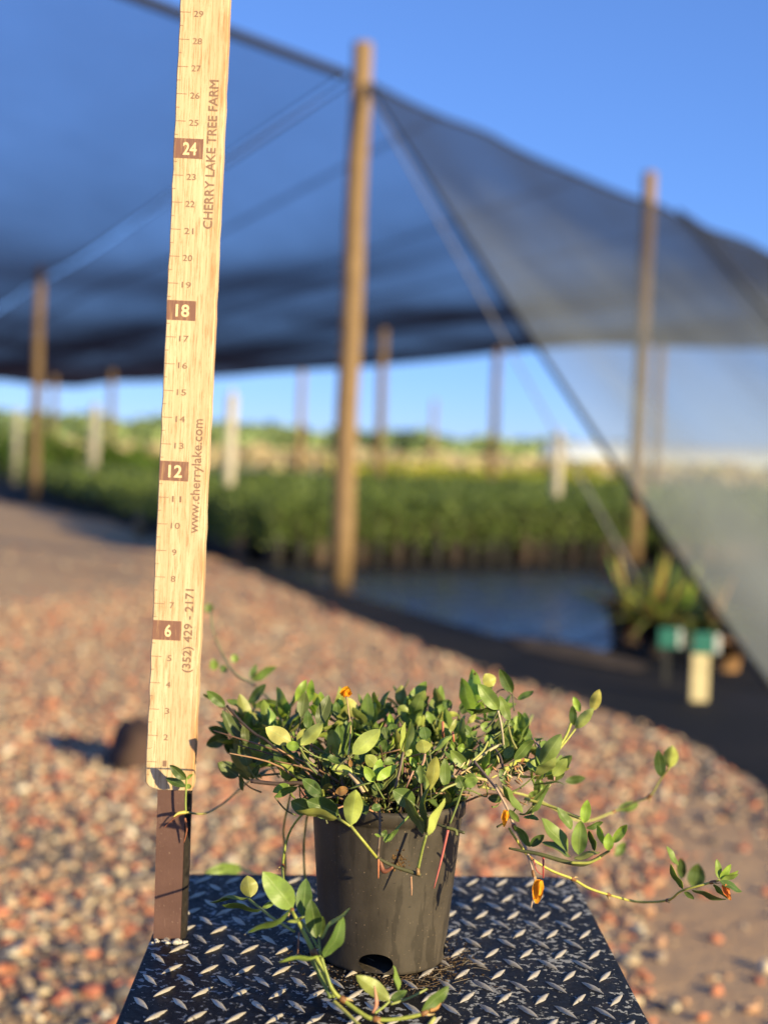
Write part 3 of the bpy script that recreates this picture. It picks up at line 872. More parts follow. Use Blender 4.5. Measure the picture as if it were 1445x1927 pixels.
plate()

# ------------------------------------------------------------------ measuring stick
IN = 0.0254
YR = 1.321
def stick():
    bt = W(273, 1482, YR)                              # zero mark, left front edge
    top = W(338, 22 - 0, YR); ang = 0.0
    z29 = W(338.5, 22, YR)
    axis = Vector((z29.x - bt.x, 0, z29.z - bt.z)).normalized()
    unit = (z29 - bt).dot(axis) / 29.0                 # metres per inch mark
    root = empty("measuring_stick", (bt.x + 0.03, YR, Z0), "tall oak measuring stick with printed inch marks and a brown foot, left of the pot", "measuring stick")
    xax = axis.cross(Vector((0, 1, 0))) * -1
    if xax.x < 0: xax = -xax
    FR = Matrix(((xax.x, 0, axis.x, bt.x), (xax.y, 1, axis.y, bt.y), (xax.z, 0, axis.z, bt.z), (0, 0, 0, 1)))
    def put(o):
        o.parent = root
        o.matrix_parent_inverse = Matrix.Identity(4)
        o.matrix_local = Matrix.Translation(-root.location) @ FR
        return o
    WID, TH = 0.0455, 0.0165
    b = MB()
    # board outline with a softened lower-left corner, gently wavy sawn edges
    segs = 60; H = 36.5 * unit
    outl = [(0.0125, -0.0008), (0.0, 0.0055)]
    vs = []
    zs = [0.0055 + (H - 0.0055) * k / segs for k in range(segs + 1)]
    L_ = [(0.0125, -0.0012), (0.0035, 0.0016)] + [(random.uniform(-0.0005, 0.0004), z) for z in zs]
    R_ = [(WID - 0.001, -0.0006), (WID - 0.0003, 0.002)] + [(WID + random.uniform(-0.0004, 0.0005), z) for z in zs]
    n = len(L_)
    bv = 0.0009
    for (lx, lz), (rx, rz) in zip(L_, R_):
        vs += [(lx, bv, lz), (lx + bv, 0, lz), (rx - bv, 0, rz), (rx, bv, rz), (rx, TH, rz), (lx, TH, lz)]
    fs = [(6 * i + j, 6 * i + (j + 1) % 6, 6 * (i + 1) + (j + 1) % 6, 6 * (i + 1) + j) for i in range(n - 1) for j in range(6)]
    fs += [tuple(range(5, -1, -1)), tuple(6 * (n - 1) + j for j in range(6))]
    b.add(vs, fs)
    put(b.build("board", MAT['ruler'], smooth=False))
    # ticks
    b = MB(); e = -0.00018
    def quad(b, x0, x1, z0, z1, y=e):
        b.add([(x0, y, z0), (x1, y, z0), (x1, y, z1), (x0, y, z1), (x0, 0.0003, z0), (x1, 0.0003, z0), (x1, 0.0003, z1), (x0, 0.0003, z1)], [(0, 1, 2, 3), (4, 5, 1, 0), (3, 2, 6, 7), (1, 5, 6, 2), (4, 0, 3, 7)])
    for k in range(1, 73):
        z = k * 0.5 * unit
        if k % 12 == 0: continue
        L = 0.0102 if k % 2 == 0 else 0.0038
        quad(b, 0.0007, L, z - 0.00028, z + 0.00028)
    put(b.build("tick_marks", MAT['ink'], smooth=False))
    def text(name, s, mat, height=None, width=None, cx=0, cz=0, vertical=False, bold=0.0, par=None, y=-0.00022, stack=0.0):
        cu = bpy.data.curves.new(name, 'FONT'); cu.body = s; cu.size = 1.0; cu.offset = bold; cu.extrude = 0.0
        cu.resolution_u = 3
        t = bpy.data.objects.new(name, cu); COL.objects.link(t)
        dg = bpy.context.evaluated_depsgraph_get()
        me = bpy.data.meshes.new_from_object(t.evaluated_get(dg))
        bpy.data.objects.remove(t)
        co = np.empty(len(me.vertices) * 3, np.float32); me.vertices.foreach_get("co", co); co = co.reshape(-1, 3)
        mn_, mx_ = co.min(0), co.max(0); c = (mn_ + mx_) / 2; sz = mx_ - mn_
        sx = sy = 1
        if height: sy = height / sz[1]; sx = sy
        if width: sx = width / sz[0]; sy = sy if height else sx
        X = (co[:, 0] - c[0]) * sx; Y = (co[:, 1] - c[1]) * sy
        if vertical: lx, lz = cx - Y, cz + X
        else: lx, lz = cx + X, cz + Y
        out = np.stack([lx, np.full_like(lx, y), lz], 1).astype(np.float32)
        if stack:
            fl = [tuple(p.vertices) for p in me.polygons]; nv = len(out); vs, fs = [], []
            for q, (dx, dz) in enumerate(((0, 0), (stack, 0), (-stack, 0), (0, stack), (0, -stack))):
                vs += [(a + dx, b_ - 4e-6 * q, c_ + dz) for a, b_, c_ in out]; fs += [tuple(i + nv * q for i in f_) for f_ in fl]
            me = bpy.data.meshes.new(name); me.from_pydata(vs, [], fs); out = np.array(vs, np.float32)
        me.vertices.foreach_set("co", out.ravel()); me.materials.clear(); me.materials.append(mat); me.update()
        o = bpy.data.objects.new(name, me); COL.objects.link(o)
        if par is None: put(o)
        else: o.parent = par
        return o
    for k in range(1, 36):
        if k % 6 == 0:
            b = MB(); z = k * unit; quad(b, 0.0006, 0.0276, z - 0.0092, z + 0.0092, -0.0002)
            blk = put(b.build("number_block", MAT['block'], smooth=False))
            text("numeral", str(k), MAT['cream'], height=0.0118, cx=0.0152, width=0.0062 if k < 10 else 0.0128, cz=z - 0.0002, bold=0.022, par=blk, y=-0.00042)
        else:
            text("numeral", str(k), MAT['ink'], height=0.0056, width=(0.0037 if k in (1,) else 0.0042) if k < 10 else 0.0086, cx=0.0178, cz=k * unit - 0.0012, stack=0.00007)
    def zof(v): return (1482 - v) / 1460.0 * 29.0 * unit
    text("lettering", "CHERRY LAKE TREE FARM", MAT['ink'], height=0.0084, width=zof(145) - zof(421), cx=0.0351, cz=(zof(145) + zof(421)) / 2, vertical=True, stack=0.00022)
    text("lettering", "www.cherrylake.com", MAT['ink'], width=zof(778) - zof(993), cx=0.0362, cz=(zof(778) + zof(993)) / 2, vertical=True, stack=0.00015)
    text("lettering", "(352) 429 - 2171", MAT['ink'], height=0.0101, width=zof(1100) - zof(1258), cx=0.0353, cz=(zof(1100) + zof(1258)) / 2, vertical=True, stack=0.00022)
    # brown foot under the board, sides dirty and dark
    fl0, fr0 = W(297, 1484, YR + .001), W(350, 1484, YR + .001)
    fl1, fr1 = W(289, 1768, YR + .001), W(340, 1766, YR + .001)
    zt = bt.z + 0.001; zb = Z0 + 0.0005
    b = MB(); d = 0.019
    A = [Vector((fl1.x, YR + .0012, zb)), Vector((fr1.x, YR + .0012, zb)), Vector((fr0.x, YR + .0012, zt)), Vector((fl0.x, YR + .0012, zt))]
    Bk = [q + Vector((0, d, 0)) for q in A]
    b.add(A + Bk, [(0, 1, 2, 3)], 0)
    b.add(A + Bk, [(1, 5, 6, 2), (0, 3, 7, 4), (5, 4, 7, 6), (0, 4, 5, 1), (3, 2, 6, 7)], 1)
    # dark edge strip on the right, a little proud and ragged
    n = 24
    vs = []
    for k in range(n + 1):
        t = k / n; q = A[1].lerp(A[2], t)
        vs += [q + Vector((0.0004, -0.0004, 0)), q + Vector((0.0042 + random.uniform(-.0006, .0008), 0.006, 0)), q + Vector((0.004, d, 0))]
    b.add(vs, [(3 * k + j, 3 * k + j + 1, 3 * k + j + 4, 3 * k + j + 3) for k in range(n) for j in range(2)], 1)
    b.build("foot", [MAT['brown'], MAT['side']], root, smooth=False)
    # white glue beads at the foot
    b = MB(); v, f = ico(2)
    for k in range(34):
        x = A[0].x + (A[1].x - A[0].x + 0.007) * random.random() ** 0.8; s = random.uniform(0.0007, 0.0022)
        if x > A[1].x - 0.004: s *= 1.6
        yy = YR - random.uniform(0.0005, 0.010)
        b.add([(x + q[0] * s * random.uniform(.8, 1.2), yy + q[1] * s, Z0 + s * .3 + q[2] * s * 0.7) for q in v], [tuple(q) for q in f])
    b.build("glue_bead", MAT['white'], root)
stick()

# ------------------------------------------------------------------ nursery pot
PC = Vector(((720 - 722.5) / F_PX * 1.30 + 0.0, 1.305, Z0))
PC.x = W(719, 1800, 1.305).x
PR0, PR1, PH = 0.0580, 0.0700, 0.151
def pot():
    root = empty("nursery_pot", PC, "dusty black plastic nursery pot standing on the diamond plate", "pot")
    NA, NZ = 160, 60
    prof = [(PR0 - 0.002, 0.0), (PR0, 0.0015)]
    for k in range(1, NZ): prof.append((PR0 + (PR1 - PR0) * k / NZ, 0.0015 + (PH - 0.015) * k / NZ))
    prof += [(PR1 + 0.0004, PH - 0.0135), (PR1 + 0.0026, PH - 0.0125), (PR1 + 0.0030, PH - 0.003), (PR1 + 0.002, PH), (PR1 + 0.0002, PH), (PR1 - 0.001, PH - 0.003), (PR1 - 0.003, PH - 0.03)]
    holes = [(R(-90 - 6), 0.0112, 0.0155, 0.0092)] + [(R(-90 - 7 + a), 0.0125, 0.0115, 0.0085) for a in (90, 180, 270)]
    bm = bmesh.new(); rows = []
    for (r, z) in prof:
        rows.append([bm.verts.new((r * math.cos(2 * math.pi * j / NA), r * math.sin(2 * math.pi * j / NA), z)) for j in range(NA)])
    def hd(x, y, z):
        a = math.atan2(y, x); best = 9
        for (ha, hz, wa, wz) in holes:
            da = (a - ha + math.pi) % (2 * math.pi) - math.pi
            best = min(best, math.hypot(da * PR0 / wa, (z - hz) / wz))
        return best
    for i in range(len(prof) - 1):
        for j in range(NA):
            q = (rows[i][j], rows[i][(j + 1) % NA], rows[i + 1][(j + 1) % NA], rows[i + 1][j])
            c = sum((v.co for v in q), Vector()) / 4
            if i < NZ and hd(c.x, c.y, c.z) < 1: continue
            bm.faces.new(q)
    bm.verts.ensure_lookup_table()
    loose = [v for v in bm.verts if not v.link_faces]
    bmesh.ops.delete(bm, geom=loose, context='VERTS')
    for v in bm.verts:
        if v.co.z > 0.03 or not any(len(e.link_faces) == 1 for e in v.link_edges): continue
        a = math.atan2(v.co.y, v.co.x)
        for (ha, hz, wa, wz) in holes:
            da = (a - ha + math.pi) % (2 * math.pi) - math.pi
            k = math.hypot(da * PR0 / wa, (v.co.z - hz) / wz)
            if 0.5 < k < 1.6:
                a2 = ha + da / k; z2 = hz + (v.co.z - hz) / k
                r2 = PR0 + (PR1 - PR0) * z2 / PH
                v.co = (r2 * math.cos(a2), r2 * math.sin(a2), z2)
    bm.faces.new(rows[0][::-1])
    me = bpy.data.meshes.new("pot_wall"); bm.to_mesh(me); bm.free()
    for p_ in me.polygons: p_.use_smooth = True
    me.materials.append(MAT['pot'])
    o = bpy.data.objects.new("pot_wall", me); COL.objects.link(o); o.parent = root
    # soil
    b = MB(); n, m = 40, 12; vs = [(0, 0, PH - 0.018)]
    for i in range(1, m + 1):
        for j in range(n):
            r = (PR1 - 0.0018) * i / m; a = 6.2832 * j / n
            vs.append((r * math.cos(a), r * math.sin(a), PH - 0.020 + 0.006 * mnoise.noise(Vector((r * math.cos(a) * 90, r * math.sin(a) * 90, 1)))))
    fs = [(0, 1 + j, 1 + (j + 1) % n) for j in range(n)] + [(1 + (i - 1) * n + j, 1 + i * n + j, 1 + i * n + (j + 1) % n, 1 + (i - 1) * n + (j + 1) % n) for i in range(1, m) for j in range(n)]
    b.add(vs, fs, 0, (0.035, 0.024, 0.017)); o = b.build("soil", MAT['mix'], root); o.location = (0, 0, 0)
    # mud splashed on the wall below the rim
    b = MB(); v, f = ico(1)
    for k in range(150):
        du, dz = random.gauss(0, 0.0072), random.gauss(0, 0.0045)
        a = R(-90 + 9.5) + du / PR1; z = 0.1085 + dz - 0.35 * abs(du) * (du > 0); r = PR0 + (PR1 - PR0) * z / PH + 0.0002
        s = random.uniform(0.0004, 0.0013) * (1.6 if abs(du) < .006 else 1)
        b.add([(r * math.cos(a) + q[0] * s, r * math.sin(a) + q[1] * s * .6, z + q[2] * s) for q in v], [tuple(q) for q in f], 0, random.choice([(0.10, 0.055, 0.022), (0.16, 0.09, 0.035), (0.05, 0.03, 0.016)]))
    o = b.build("mud_splash", MAT['mix'], root); o.location = (0, 0, 0)
pot()
# soil crumbs washed round the pot
b = MB(); v, f = ico(1)
for k in range(900):
    a = random.uniform(0, 6.283); r = PR0 + abs(random.gauss(0, 0.018))
    if random.random() < 0.5: a = random.gauss(-0.75, 0.55)
    s = random.uniform(0.0003, 0.0010); x, y = PC.x + r * math.cos(a), PC.y + r * math.sin(a)
    b.add([(x + q[0] * s * random.uniform(.7, 1.8), y + q[1] * s, Z0 + q[2] * s * .6 + s * .3) for q in v], [tuple(q) for q in f], 0, random.choice([(0.05, 0.03, 0.018), (0.09, 0.055, 0.03), (0.02, 0.014, 0.01), (0.18, 0.12, 0.07)]))
for k in range(60):                                    # fine rootlets
    a = random.gauss(-0.75, 0.5); r = PR0 + 0.004 + abs(random.gauss(0, 0.022)); p = Vector((PC.x + r * math.cos(a), PC.y + r * math.sin(a), Z0 + 0.0006)); d = Vector((random.gauss(0, 1), random.gauss(0, 1), 0)).normalized()
    b.tube([p, p + d * .006 + Vector((.001, 0, .0006)), p + d * random.uniform(.01, .022)], 0.00022, 4, 0, random.choice([(0.14, 0.09, 0.05), (0.3, 0.24, 0.17)]))
tag(b.build("soil_crumbs", MAT['mix']), "dark soil crumbs and rootlets washed round the pot foot", "soil", kind="stuff")

# ------------------------------------------------------------------ the plant
TOPC = {'t': ((0.108, 0.168, 0.042), (0.33, 0.37, 0.09)), 'u': ((0.08, 0.13, 0.036), (0.46, 0.49, 0.125)), 'g': ((0.235, 0.325, 0.075), (0.29, 0.35, 0.095)), 'y': ((0.33, 0.46, 0.075), (0.38, 0.49, 0.085)), 'm': ((0.12, 0.15, 0.05), (0.25, 0.28, 0.09)), 'd': ((0.38, 0.20, 0.07), (0.42, 0.25, 0.10))}
def leaf(b, B, T, wid, side, fold=None, rs=None, arch=None, face=None):
    B, T = Vector(B), Vector(T)
    ax = T - B; L = ax.length; ax.normalize()
    view = (CAM - (B + T) / 2).normalized() if face is None else Vector(face)
    nrm = (view - ax * view.dot(ax)).normalized()
    real = max(wid, 0.37 * L) if side != 'thin' else wid
    roll = math.acos(min(1, wid / real)) * (rs if rs is not None else random.choice((-1, 1)))
    roll += random.uniform(-0.15, 0.15)
    if side == 'u': nrm = -nrm
    nrm = Quaternion(ax, roll) @ nrm
    x = ax.cross(nrm).normalized()
    fold = random.uniform(0.12, 0.5) if fold is None else fold
    arch = random.uniform(-0.10, 0.07) if arch is None else arch
    m, S = 10, (-1, -0.66, -0.33, 0, 0.33, 0.66, 1)
    k = len(S)
    ct, cu = TOPC[side]
    j = random.uniform(0.78, 1.25); h = random.uniform(-0.015, 0.02)
    ct = tuple(max(0.005, q * j + hh) for q, hh in zip(ct, (h * .6, h * .3, 0))); cu = tuple(q * random.uniform(0.9, 1.1) * j for q in cu)
    rd = random.random()
    P, N = [], []
    tw = random.uniform(-0.25, 0.25)
    for i in range(m + 1):
        t = i / m
        w = real / 2 * (math.sin(math.pi * t ** 0.88) ** 0.72 if 0 < t < 1 else 0.0) + 0.0003
        if i == m: w = 0.0002
        q = Quaternion(ax, tw * (t - 0.3))
        xx, nn = q @ x, q @ nrm
        c = B + ax * (L * t) + nn * (arch * L * 4 * t * (1 - t)) + nn * (0.03 * L * math.sin(t * 9 + rd * 6))
        for s in S:
            fl = fold * (1 - 0.35 * t)
            wav = 0.05 * w * math.sin(t * 16 + rd * 9 + s * 2) * abs(s)
            P.append(c + xx * (s * w * math.cos(fl)) + nn * (abs(s) ** 1.25 * w * math.sin(fl) + wav))
            N.append(nn)
    fs = [(i * k + a, i * k + a + 1, (i + 1) * k + a + 1, (i + 1) * k + a) for i in range(m) for a in range(k - 1)]
    aux = [((S[q % k] + 1) / 2, (q // k) / m, rd) for q in range(len(P))]
    e = 0.00016
    up = [p + n_ * e for p, n_ in zip(P, N)]; dn = [p - n_ * e for p, n_ in zip(P, N)]
    # x = ax × nrm, so (a, a+1, ...) winds with normal -nrm on this order; flip for the top
    b.add(up, [f_[::-1] for f_ in fs], 0, ct, aux)
    b.add(dn, fs, 0, cu, aux)

TILE = {'A': (370, 1250, 5.78), 'B': (560, 1260, 5.78), 'C': (760, 1240, 5.78), 'D': (890, 1270, 5.78), 'E': (540, 1450, 4.014), 'F': (920, 1480, 4.817), 'G': (370, 1600, 4.516), 'H': (600, 1780, 5.558), 'I': (1150, 1380, 4.898), 'K': (240, 1380, 4.38)}
def px(tile, x, y):
    ox, oy, s = TILE[tile]
    return ox + x / s, oy + y / s
LEAVES = {
'A': [(310,460,110,290,110,'t',1.33),(300,470,70,320,60,'t',1.36),(330,390,520,480,60,'t',1.37),(560,430,750,215,100,'t',1.44),(640,450,890,410,110,'t',1.45),(640,490,600,360,45,'t',1.44),(470,820,280,500,120,'m',1.30),
 (490,800,400,630,60,'t',1.31),(350,760,130,690,110,'t',1.36),(350,790,110,880,150,'t',1.36),(590,910,780,600,120,'t',1.33),(670,690,450,510,90,'t',1.35),(540,870,520,640,90,'m',1.29),(560,1110,490,850,150,'m',1.28),
 (640,1090,1000,930,90,'t',1.28),(460,1220,235,1070,170,'m',1.28),(580,1260,400,1110,60,'m',1.27),(600,1250,690,1090,60,'t',1.28),(480,1200,500,1380,50,'t',1.27),(1030,850,750,690,190,'u',1.25),(1120,900,975,880,110,'y',1.24),
 (1120,870,1180,700,110,'u',1.255),(1130,880,1370,640,150,'u',1.25),(1140,580,1180,300,130,'m',1.33),(1090,400,1190,170,110,'y',1.37),(1220,420,1250,170,90,'y',1.37),(1210,700,1210,500,100,'t',1.32),(1320,680,1440,330,150,'m',1.29),
 (1000,960,720,900,90,'t',1.32),(1030,1130,1090,950,120,'t',1.30),(920,1150,1000,960,80,'t',1.31),(1350,1400,1150,1250,130,'t',1.22),(1000,1310,830,1390,90,'y',1.25),(850,1440,1100,1330,80,'t',1.24),(920,640,1110,570,50,'t',1.36)],
'B': [(620,520,540,300,150,'u',1.36),(480,480,460,310,80,'y',1.37),(430,500,420,350,90,'t',1.36),(740,560,710,340,110,'u',1.38),(640,600,660,510,60,'u',1.36),(430,940,370,650,160,'u',1.28),(480,950,440,600,140,'t',1.30),
 (510,940,560,570,70,'t',1.27),(550,940,590,560,50,'t',1.27),(600,920,900,650,190,'u',1.235),(620,1020,760,880,120,'t',1.29),(600,1120,350,1060,110,'u',1.24),(500,1020,270,920,80,'t',1.27),(360,1050,270,1010,60,'t',1.28),
 (610,1080,740,1150,120,'t',1.27),(860,1050,740,930,130,'u',1.25),(830,1220,730,1050,110,'y',1.225),(860,1180,900,970,110,'y',1.23),(860,1200,1080,1040,100,'y',1.22),(800,1290,940,1260,80,'t',1.23),(930,1030,1130,930,90,'g',1.26),
 (1150,890,1170,570,70,'u',1.24),(1160,890,1240,560,90,'u',1.235),(1100,490,1190,390,120,'u',1.36),(1060,470,910,390,80,'t',1.38),(1110,390,1130,170,130,'u',1.40),(1240,390,1250,250,130,'y',1.42),(1350,400,1350,250,120,'t',1.41),
 (1230,400,1400,380,80,'t',1.39),(1050,680,1010,590,120,'t',1.33),(1020,620,1000,480,70,'y',1.35),(970,760,940,620,110,'t',1.32),(1380,910,1350,760,170,'u',1.24),(1400,760,1370,620,130,'t',1.28),(1280,780,1240,640,60,'y',1.29),
 (1180,940,1240,870,60,'u',1.26),(1290,1060,1220,950,70,'y',1.25),(1340,1240,1330,1040,110,'t',1.24),(260,1390,60,1200,130,'t',1.22),(1240,1445,1060,1290,180,'t',1.22),(840,640,700,600,90,'t',1.34),(780,820,900,760,90,'t',1.29),(900,900,960,760,100,'t',1.29),(550,1300,410,1340,90,'d',1.225),(580,1060,570,980,40,'d',1.24),(1230,1130,1180,1080,60,'d',1.25)],
'C': [(290,1430,350,1060,150,'u',1.20),(240,1440,220,1250,60,'u',1.195),(450,1390,440,1080,120,'g',1.215),(690,1190,500,990,130,'g',1.25),(620,1170,430,1000,50,'t',1.27),(650,1290,800,1320,120,'g',1.235),(700,1380,580,1270,80,'t',1.23),
 (330,1000,520,830,70,'u',1.27),(500,830,570,650,50,'u',1.31),(270,990,180,740,110,'g',1.28),(660,980,580,960,100,'y',1.29),(1030,550,800,270,170,'g',1.26),(970,300,880,160,150,'u',1.33),(1020,550,680,560,60,'t',1.27),(1150,670,1040,400,110,'g',1.28),
 (1180,370,1040,110,130,'t',1.36),(1230,440,1410,350,60,'t',1.36),(1200,1100,1410,880,100,'t',1.26),(1090,1080,1190,960,100,'g',1.27),(1100,960,1070,850,90,'t',1.28),(1130,1370,1040,1200,110,'t',1.25),(910,1270,910,1130,50,'g',1.25),
 (630,600,690,440,110,'t',1.39),(590,610,460,590,60,'u',1.38),(520,520,420,460,100,'t',1.40),(430,600,390,510,80,'g',1.39),(240,540,170,370,90,'t',1.41),(950,760,830,720,110,'g',1.35),(700,700,780,600,60,'u',1.36),(720,820,640,720,90,'t',1.34),
 (880,900,960,830,80,'y',1.33),(420,760,360,640,90,'t',1.36),(300,700,250,570,80,'g',1.37),(150,720,170,590,60,'u',1.36),(560,900,500,780,60,'g',1.33),(900,640,1000,590,70,'t',1.38),(820,540,760,470,80,'y',1.42)],
'D': [(360,500,450,540,60,'t',1.30),(800,970,620,950,90,'u',1.29),(690,1300,700,1130,70,'t',1.33),(630,1440,830,1190,40,'t',1.24),(470,1440,320,1200,70,'g',1.23),(760,1260,730,1140,60,'g',1.34),(310,1350,160,1340,90,'t',1.28),(600,1330,700,1260,60,'g',1.32)],
'E': [(480,415,520,145,155,'u',1.185),(385,360,70,300,80,'u',1.19),(390,330,150,230,170,'t',1.21),(180,300,30,230,130,'t',1.23),(600,330,560,220,70,'t',1.2),(640,290,710,270,60,'t',1.19),(960,250,800,150,140,'t',1.2),(1030,480,885,205,70,'m',1.175),
 (1060,480,1075,100,35,'t',1.175),(1065,490,1190,205,60,'u',1.17),(1330,130,1290,40,90,'t',1.22),(1340,110,1440,60,80,'g',1.22),(730,530,800,480,40,'g',1.18),(740,540,840,440,28,'t',1.18),(680,500,690,480,45,'y',1.18),(720,500,750,450,40,'t',1.18)],
'R7': [('D',1110,580,1310,360,120,'u',1.33),('D',1290,390,1370,160,120,'u',1.35),('D',1090,550,1080,330,80,'t',1.34),('D',1160,400,1090,240,80,'y',1.35),('D',870,1100,1020,910,130,'u',1.28),('D',1000,1160,1220,1120,90,'t',1.45)],
'R5': [('F',735,640,480,500,50,'g',1.19),('F',720,590,465,290,130,'g',1.19),('F',810,620,830,310,150,'g',1.18),('F',770,660,1000,590,60,'u',1.18),('F',860,330,890,120,95,'y',1.21),('F',750,390,610,190,80,'g',1.20),('F',880,380,1030,320,50,'t',1.21),('F',960,580,900,400,60,'t',1.20),
 ('F',1040,530,980,350,60,'y',1.18),('F',1080,580,1080,420,90,'y',1.17),('F',1120,510,1250,345,85,'y',1.17),('F',370,550,230,350,60,'t',1.20),('F',370,540,500,440,80,'t',1.22),('F',270,320,180,210,50,'g',1.21),('F',300,240,150,0,60,'g',1.22),('F',340,260,540,0,40,'t',1.22),('F',450,300,310,280,40,'t',1.22)],
'R1': [('G',460,400,430,215,160,'u',1.20),('G',820,500,560,180,210,'g',1.13),('G',900,560,930,240,140,'t',1.135),('G',1020,740,970,420,150,'t',1.13),('G',1050,740,1070,560,70,'t',1.14),('G',1050,750,1310,495,30,'u',1.11),('G',1080,910,1250,570,110,'t',1.10),('G',1050,910,700,940,30,'u',1.10),
 ('G',810,510,430,690,50,'t',1.12),('G',440,400,110,440,25,'t',1.2),('G',550,510,220,460,25,'t',1.19),('G',660,440,560,490,40,'g',1.18),('G',920,560,770,610,25,'u',1.12),
 ('H',740,570,390,310,170,'u',1.10),('H',830,480,770,210,40,'g',1.12),('H',750,570,920,470,90,'t',1.105),('H',1070,680,1360,420,110,'t',1.09)],
'R8': [('I',460,400,430,150,100,'t',1.45),('I',530,320,560,110,150,'u',1.5),('I',250,650,60,700,90,'g',1.62),('I',130,1010,30,1130,90,'g',1.66)],
'R6': [('I',660,1430,540,1210,50,'t',1.28),('I',610,1220,510,1040,40,'g',1.29),('I',670,1460,760,1530,40,'t',1.27),('I',740,1430,1060,1540,45,'t',1.27),('I',940,1390,1070,1530,45,'t',1.27),('I',1000,1360,1200,1460,60,'t',1.26),('I',1000,1350,1170,1300,50,'g',1.27),('I',1030,1330,1170,1270,40,'y',1.28),
 ('I',1000,1340,1100,1210,60,'y',1.27),('I',990,1340,970,1160,60,'g',1.27),('I',650,1340,640,1150,90,'t',1.50),('I',770,1430,800,1200,170,'t',1.55)],
'RK': [('K',485,380,350,260,80,'t',1.305),('K',480,440,320,370,65,'t',1.305),('K',485,435,530,440,40,'g',1.31),('K',488,375,540,335,22,'g',1.31)],
'RB': [('A',600,180,870,20,90,'t',1.62),('A',590,150,650,0,70,'t',1.62),('A',330,80,260,20,80,'t',1.6),('A',200,60,180,-60,100,'g',1.66),('A',430,-20,400,-110,90,'g',1.66),('A',150,-560,120,-660,110,'g',1.85),('G',390,150,60,210,130,'g',1.72)],
}
SOILZ = PC.z + PH - 0.015
plant = empty("peanut_plant", PC + Vector((0, 0, PH - 0.018)), "leafy green creeping plant with small orange flowers spilling from the black pot", "plant")
fol, stm = MB(), MB()
GREEN_ST = [(0.16, 0.20, 0.05), (0.20, 0.23, 0.06), (0.12, 0.12, 0.05), (0.14, 0.085, 0.05)]
def do_leaf(b, tile, bx, by, tx, ty, w, side, d, dj=0.3):
    s = TILE[tile][2]
    if tile == 'A' and bx < 700: d += 0.055
    ub, vb = px(tile, bx, by); ut, vt = px(tile, tx, ty)
    L = math.hypot(ut - ub, vt - vb) * d / F_PX
    B = W(ub, vb, d); T = W(ut, vt, d + random.uniform(-dj, dj) * L)
    leaf(b, B, T, w / s * d / F_PX, side)
    return B, T
def petiole(B, T, r=0.0008):
    a = random.uniform(0, 6.283); rr = PR1 * 0.85 * math.sqrt(random.random())
    S = Vector((PC.x + rr * math.cos(a), PC.y + rr * math.sin(a), SOILZ))
    far = Vector((B.x - PC.x, B.y - PC.y))
    if far.length > 0.095:                              # outlying leaves stand on a short stalk from the runners below
        if random.random() < 0.35: return
        S = B + Vector((-far.x, -far.y, 0)).normalized() * random.uniform(0.006, 0.022) + Vector((random.gauss(0, .006), random.gauss(0, .006), random.uniform(-0.022, -0.006)))
        stm.tube([S, S.lerp(B, 0.5) + Vector((0, 0, -0.003)), B], [r * 1.2, r, r * 0.8], 6, 0, random.choice(GREEN_ST[:3]), smooth=4)
        return
    S = S.lerp(Vector((PC.x + max(-.055, min(.055, B.x - PC.x)) , PC.y + max(-.05, min(.05, B.y - PC.y)), SOILZ)), 0.6)
    out = (B - S); mid = S.lerp(B, 0.5) + Vector((0, 0, 0.18 * Vector((out.x, out.y)).length))
    k = B - (T - B).normalized() * min(0.02, out.length * 0.3)
    stm.tube([S, mid.lerp(S, 0.4), mid.lerp(k, 0.5), k, B], [r * 1.5, r * 1.3, r * 1.1, r, r * 0.8], 6, 0, random.choice(GREEN_ST), smooth=4)
for t in 'ABCDE':
    last = None
    for L in LEAVES[t]:
        B, T = do_leaf(fol, t, *L)
        if t == 'E' and L[1] > 340: continue
        if last is not None and (last - B).length < 0.012: continue
        petiole(B, T); last = B
# inner and rear leaves filling the crown
def crown_ok(u, v):
    top = [(400, 1400), (470, 1350), (540, 1345), (600, 1340), (700, 1345), (760, 1325), (830, 1335), (900, 1320), (960, 1360), (1010, 1420), (1060, 1480)]
    if u < 400 or u > 1050: return False
    for (a, va), (c, vc) in zip(top, top[1:]):
        if a <= u <= c:
            return v > va + (vc - va) * (u - a) / (c - a) and v < (1490 if 560 < u < 860 else 1470)
    return False
def cluster(u, v, d, big=1.0, sides='ttgguuym'):
    C = W(u, v, d)
    out = (C - Vector((PC.x, PC.y, C.z))); out = out.normalized() if out.length > 1e-4 else Vector((1, 0, 0))
    ax = (Vector((0, 0, 1.0)) + out * random.uniform(0.1, 1.1) + Vector((random.gauss(0, .4), random.gauss(0, .4), random.gauss(0, .25)))).normalized()
    rt = ax.cross(Vector((random.gauss(0, 1), random.gauss(0, 1), random.gauss(0, 1)))).normalized()
    sd_ = random.choice(sides)
    Lg = random.uniform(0.025, 0.036) * big
    for sgn in (-1, 1):
        for back, ang in ((0.0, random.uniform(0.25, 0.6)), (0.008, random.uniform(0.6, 1.1))):
            dr = (ax * math.cos(ang) + rt * sgn * math.sin(ang)).normalized()
            B = C - ax * back
            l_ = Lg * random.uniform(0.8, 1.1)
            nf = (ax - dr * ax.dot(dr)).normalized()
            leaf(fol, B, B + dr * l_, l_ * random.uniform(0.36, 0.47), sd_ if sd_ != 'u' else 'g', face=nf + ax.cross(rt) * random.gauss(0, .3))
    petiole(C - ax * 0.009, C, 0.00075)
n = 0
